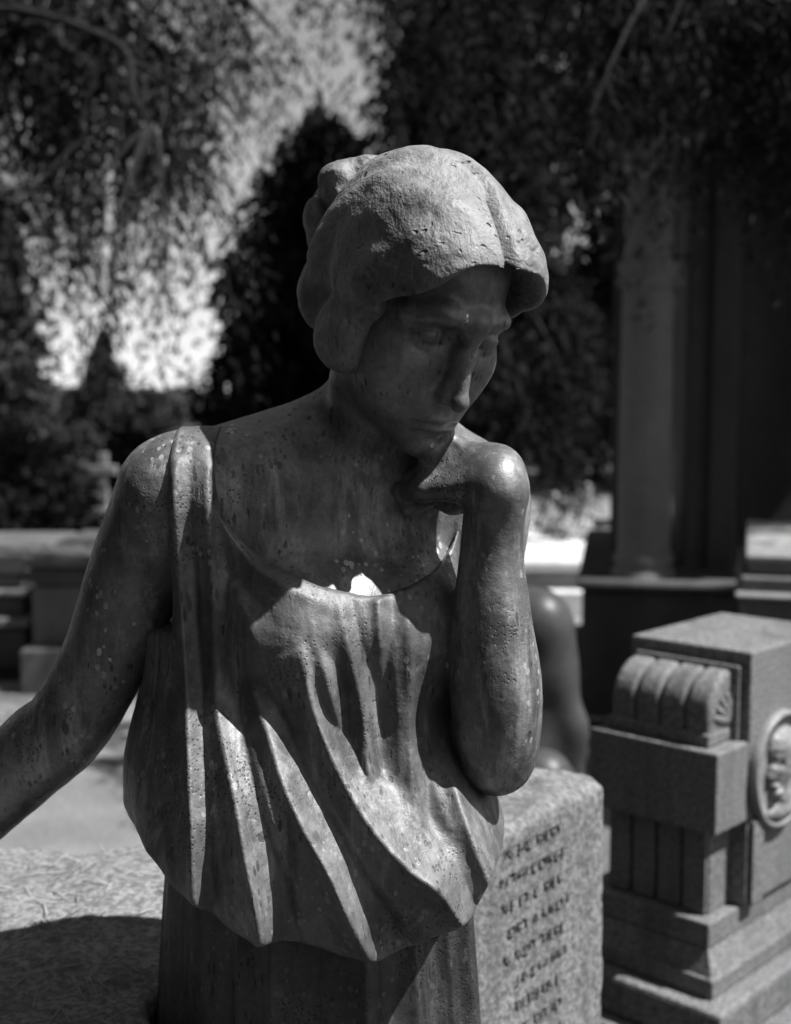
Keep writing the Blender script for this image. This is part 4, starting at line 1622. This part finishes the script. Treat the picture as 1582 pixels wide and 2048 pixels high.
def conifer(name, label, base, H, R, mat, rng, zfirst=0.1, levels=34, per=7, droop=0.35, tw=0.35, per_m=16, leaf_per=9, ll=0.10, lw=0.018, prof=1.0, cat='tree', group='trees around the graveyard', keep=None):
    base = np.asarray(base, float)
    root = empty(name, base)
    tag(root, label, cat, group)
    zt = np.linspace(0, H, 10)
    pts = base + np.stack([0.03 * np.sin(zt * 1.3), 0.03 * np.cos(zt * 0.9), zt], 1)
    r0 = 0.035 * H ** 0.9
    chains = [(pts, r0 * (1 - 0.9 * zt / H) + 0.01)]
    curves = []
    for i in range(levels):
        f = zfirst + (0.97 - zfirst) * (i + rng.random()) / levels
        ln = R * max(0.06, (1 - f) ** prof) * (0.75 + 0.45 * rng.random())
        for k in range(per):
            a = rng.random() * 2 * math.pi
            l2 = ln * (0.6 + 0.5 * rng.random())
            t = np.linspace(0, 1, 7)
            x = t * l2
            z = f * H + 0.12 * l2 * np.sin(t * math.pi) - droop * l2 * t ** 1.8
            wob = rng.normal() * 0.12 * l2
            c = base + np.stack([np.cos(a) * x - np.sin(a) * wob * t ** 2, np.sin(a) * x + np.cos(a) * wob * t ** 2, z], 1)
            if keep is not None:
                c = keep(c)
                if c is None or len(c) < 2:
                    continue
            curves.append(c)
            chains.append((c, np.linspace(r0 * 0.22 * (1 - f) + 0.006, 0.003, len(c))))
    limb_mesh('trunk', chains, M_BARK, root, base, 5)
    P_, D_, l_, w_ = hanging_twigs(curves, per_m, tw, leaf_per, ll, lw, rng)
    V, F = leaf_quads(P_, D_, l_, w_, rng)
    mesh_np('crown', V - base, F, mat, root, False)
    return root


def shrub(name, label, c, rad, mat, n, rng, ll=0.10, lw=0.03, group='shrubs at the edge of the graveyard', cat='shrub'):
    c = np.asarray(c, float)
    root = empty(name, (c[0], c[1], 0))
    base = np.array([c[0], c[1], 0])
    tag(root, label, cat, group)
    k = 14
    cl = unit(rng.normal(size=(k, 3))) * rng.uniform(0.35, 0.85, (k, 1)) * rad + c
    cl[:, 2] = np.maximum(cl[:, 2], 0.15)
    chains = []
    for q in cl:
        t = np.linspace(0, 1, 6)[:, None]
        chains.append((base * (1 - t) + q * t + np.array([0, 0, 0.1]) * np.sin(t * 3.1) * rad[2], np.linspace(0.03, 0.008, 6)))
    limb_mesh('stem', chains, M_BARK, root, base, 5)
    idx = rng.integers(0, k, n)
    p = cl[idx] + unit(rng.normal(size=(n, 3))) * (rng.random((n, 1)) ** 0.4) * np.asarray(rad) * rng.uniform(0.30, 0.48, (n, 1))
    p[:, 2] = np.maximum(p[:, 2], 0.03)
    d = unit(p - c + rng.normal(size=(n, 3)) * 0.5)
    V, F = leaf_quads(p, d, ll * (0.6 + 0.8 * rng.random(n)), lw * (0.7 + 0.6 * rng.random(n)), rng)
    mesh_np('crown', V - base, F, mat, root, False)
    return root


def xg(px, Y):
    return (px - CX) / F_PX * Y


# big dark conifer right behind her
conifer('dark_conifer', 'broad black conifer directly behind the bronze woman', (xg(645, 13), 13, 0), 4.6, 1.9, M_LEAF_D, trng, 0.06, 42, 9, 0.30, 0.40, 15, 10, 0.14, 0.028, 0.68)
# second conifer filling the space behind her head and to the right
conifer('dark_conifer', 'dark drooping conifer between the woman\'s head and the mausoleum', (xg(950, 11.5), 11.5, 0), 9.0, 1.25, M_LEAF_D, trng, 0.17, 46, 8, 0.75, 0.6, 16, 12, 0.105, 0.016, 0.35)
conifer('dark_conifer', 'tall dark conifer rising behind the mausoleum roof', (xg(1400, 22), 22, 0), 15, 3.9, M_LEAF_D, trng, 0.12, 40, 8, 0.6, 0.7, 8, 9, 0.28, 0.06, 0.5)
# small pine in the distance
conifer('small_pine', 'small pointed pine standing against the bright sky at the left', (xg(213, 30), 30, 0), 3.1, 1.65, M_LEAF_M, trng, 0.04, 30, 9, 0.12, 0.16, 18, 8, 0.13, 0.035, 1.05)
conifer('dark_conifer', 'slim dark conifer at the left edge of the view', (xg(20, 14), 14, 0), 3.9, 0.62, M_LEAF_M, trng, 0.10, 30, 7, 0.5, 0.4, 16, 8, 0.13, 0.03, 0.5)
# cedar whose weeping boughs hang into the picture from above; its trunk stands out of sight on the left
cb = np.array([-3.9, 7.2, 0.0])
cedar = empty('weeping_cedar', cb)
tag(cedar, 'weeping cedar with long boughs hanging across the upper left of the picture', 'tree', 'trees around the graveyard')
zt = np.linspace(0, 9.0, 12)
chains = [(cb + np.stack([0.1 * np.sin(zt * 0.7), 0.08 * np.cos(zt), zt], 1), 0.30 * (1 - 0.8 * zt / 9) + 0.02)]
boughs = []
BOUGHS = [  # each bough through photo pixels at a distance
    [(-700, 60, 7.0), (-200, -60, 6.8), (150, -20, 6.6), (270, 60, 6.4), (360, 150, 6.3)],
    [(-700, 0, 7.2), (-100, -180, 7.0), (250, -140, 6.7), (380, -60, 6.4), (470, 50, 6.2)],
    [(-700, 200, 7.0), (-250, 60, 6.6), (40, 60, 6.2), (200, 150, 6.0), (300, 290, 5.9)],
    [(-700, -150, 7.6), (0, -280, 7.4), (450, -260, 7.2), (800, -150, 7.0), (960, 30, 6.9)],
    [(-700, -20, 6.9), (-150, -120, 6.7), (120, -80, 6.5), (300, 20, 6.4), (420, 150, 6.4)],
    [(-700, 100, 6.5), (-200, 0, 6.3), (0, 0, 6.2), (120, 80, 6.1), (190, 200, 6.1)],
    [(-700, -200, 7.0), (-50, -220, 6.9), (250, -170, 6.8), (420, -60, 6.8), (500, 30, 6.8)],
    [(-700, 150, 6.6), (-100, 20, 6.2), (220, 80, 5.8), (270, 200, 5.6), (330, 300, 5.6)],
    [(-700, -260, 7.0), (300, -330, 6.6), (800, -230, 6.4), (1100, -120, 6.2), (1250, 20, 6.2)],
]
for bq in BOUGHS:
    c = spline([P(*q) for q in bq], 8)
    chains.append((c, np.linspace(0.03, 0.008, len(c))))
    boughs.append(c)
    for _ in range(13):
        i = trng.integers(6, len(c) - 1)
        d = trng.normal(size=3)
        d[2] = -0.45
        d = unit(d)
        t = np.linspace(0, 1, 6)[:, None]
        ln = trng.uniform(0.3, 0.75)
        sc = c[i] + d * t * ln + np.array([0, 0, -0.5]) * t ** 2 * ln
        chains.append((sc, np.linspace(0.014, 0.003, 6)))
        boughs.append(sc)
limb_mesh('trunk', chains, M_BARK, cedar, cb, 6)
P_, D_, l_, w_ = hanging_twigs(boughs, 19, 0.58, 20, 0.060, 0.0065, trng, 3.2, 0.12)
V_, F_ = leaf_quads(P_, D_, l_, w_, trng)
mesh_np('crown', V_ - cb, F_, M_LEAF_D, cedar, False)
# shrubs
for lab, px, py, Y, r, mat, n in (
        ('leafy shrub at the left edge below the slim conifer', 20, 960, 12.5, (0.55, 0.5, 0.75), M_LEAF_L, 5000),
        ('rounded sunlit shrub below the small pine', 95, 985, 13.5, (0.55, 0.5, 0.5), M_LEAF_L, 5500),
        ('dark low shrub behind the chest tomb', 90, 1060, 10.0, (0.75, 0.5, 0.42), M_LEAF_D, 5500),
        ('dark shrub between the stone cross and the shoulder', 285, 1005, 11.8, (0.5, 0.5, 0.6), M_LEAF_D, 5000),
        ('pale shrub to the right of the small pine', 300, 850, 19.0, (0.5, 0.5, 0.45), M_LEAF_M, 4500)):
    c = P(px, py, Y)
    shrub('shrub', lab, c, r, mat, n, trng)
# far wood closing the horizon
nW = 16000
wa = trng.uniform(-1, 1, nW)
wx = wa * 60
wy = 62 + trng.random(nW) * 8
top = 0.4 + 1.2 * vnoise(np.stack([wx * 0.35, 0 * wx, 0 * wx], 1)) 
wz = trng.random(nW) ** 0.8 * top
V_, F_ = leaf_quads(np.stack([wx, wy, wz], 1), unit(trng.normal(size=(nW, 3))), np.full(nW, 0.9), np.full(nW, 0.35), trng)
far = mesh_np('distant_wood', V_, F_, M_LEAF_M, None, False)
tag(far, 'far wood closing the horizon beyond the graveyard', 'wood', kind='stuff')

# second cedar at the right, outside the picture, its boughs hanging in front of the mausoleum roof
cb = np.array([4.6, 5.2, 0.0])
cedar = empty('weeping_cedar', cb)
tag(cedar, 'weeping cedar whose dark boughs hang before the mausoleum at the upper right', 'tree', 'trees around the graveyard')
chains = [(cb + np.stack([0.1 * np.sin(zt * 0.7), 0.08 * np.cos(zt), zt], 1), 0.28 * (1 - 0.8 * zt / 9) + 0.02)]
boughs = []
for bq in ([(2700, -250, 5.4), (2000, -200, 5.3), (1600, -60, 5.2), (1380, 60, 5.2)], [(2700, -400, 5.2), (1900, -420, 5.0), (1400, -260, 5.0), (1100, -80, 5.0)],
           [(2700, -100, 5.4), (2000, -80, 5.3), (1700, 0, 5.2), (1520, 110, 5.2)], [(2700, -300, 5.0), (1900, -330, 4.8), (1550, -180, 4.7), (1250, -20, 4.7)],
           [(2700, -500, 5.6), (1800, -500, 5.6), (1350, -330, 5.6), (1000, -120, 5.6)]):
    c = spline([P(*q) for q in bq], 8)
    chains.append((c, np.linspace(0.03, 0.008, len(c))))
    boughs.append(c)
    for _ in range(14):
        i = trng.integers(6, len(c) - 1)
        d = trng.normal(size=3)
        d[2] = -0.45
        d = unit(d)
        t = np.linspace(0, 1, 6)[:, None]
        ln = trng.uniform(0.3, 0.75)
        sc = c[i] + d * t * ln + np.array([0, 0, -0.5]) * t ** 2 * ln
        chains.append((sc, np.linspace(0.014, 0.003, 6)))
        boughs.append(sc)
limb_mesh('trunk', chains, M_BARK, cedar, cb, 6)
P_, D_, l_, w_ = hanging_twigs(boughs, 17, 0.55, 19, 0.060, 0.0065, trng, 3.2, 0.13)
V_, F_ = leaf_quads(P_, D_, l_, w_, trng)
mesh_np('crown', V_ - cb, F_, M_LEAF_D, cedar, False)
# unseen conifers added behind and left of the camera to cut the sky fill
for lab, x, y, H, R in (('tall unseen conifer added to block sky behind the viewpoint, on the left', -4.2, -2.2, 11, 3.4),
                        ('tall unseen conifer added to block sky to the left of the view', -5.6, 2.2, 11, 3.0),
                        ('unseen conifer of the added sky-blocking row behind the viewpoint, left of its middle', -3.4, -8.4, 7.5, 2.6),
                        ('unseen conifer in the middle of the added sky-blocking row behind the viewpoint', 0.4, -8.0, 7.0, 2.6),
                        ('unseen conifer of the added sky-blocking row behind the viewpoint, right of its middle', 4.2, -8.2, 7.5, 2.6)):
    conifer('sky_block_conifer', lab, (x, y, 0), H, R, M_LEAF_D, trng, 0.10, 22, 8, 0.35, 0.8, 6, 7, 0.45, 0.14, 0.6)
# more trees round the graveyard, beyond both edges of the picture
for lab, x, y, H, R in (('spreading conifer beyond the right edge, past the mausoleum', 7.4, 14.5, 8.5, 2.2),
                        ('tall conifer beyond the right edge, farther back', 10.5, 20.0, 11, 2.8),
                        ('slim conifer beyond the right edge, beside the path', 9.5, 9.0, 7.5, 1.7),
                        ('tall conifer beyond the left edge, behind the tombs', -7.5, 13.5, 9.5, 2.4),
                        ('broad conifer beyond the left edge, far back', -11.0, 21.0, 11, 3.2)):
    conifer('graveyard_conifer', lab, (x, y, 0), H, R, M_LEAF_D, trng, 0.05, 26, 8, 0.35, 0.6, 6, 7, 0.32, 0.09, 0.7)
for lab, px, py, Y, w in (('white gabled headstone in the court right of the mausoleum', 1900, 1060, 12.0, 34), ('grey rounded headstone in the court, farther right', 2150, 1080, 10.5, 40),
                          ('white rounded headstone at the back of the court', 1800, 1000, 17.0, 26)):
    headstone(lab, px - w / 2, py - w * 1.4, px + w / 2, py, Y, M_PALE if 'white' in lab else M_TOMB, 1 if 'gabled' in lab else 0)
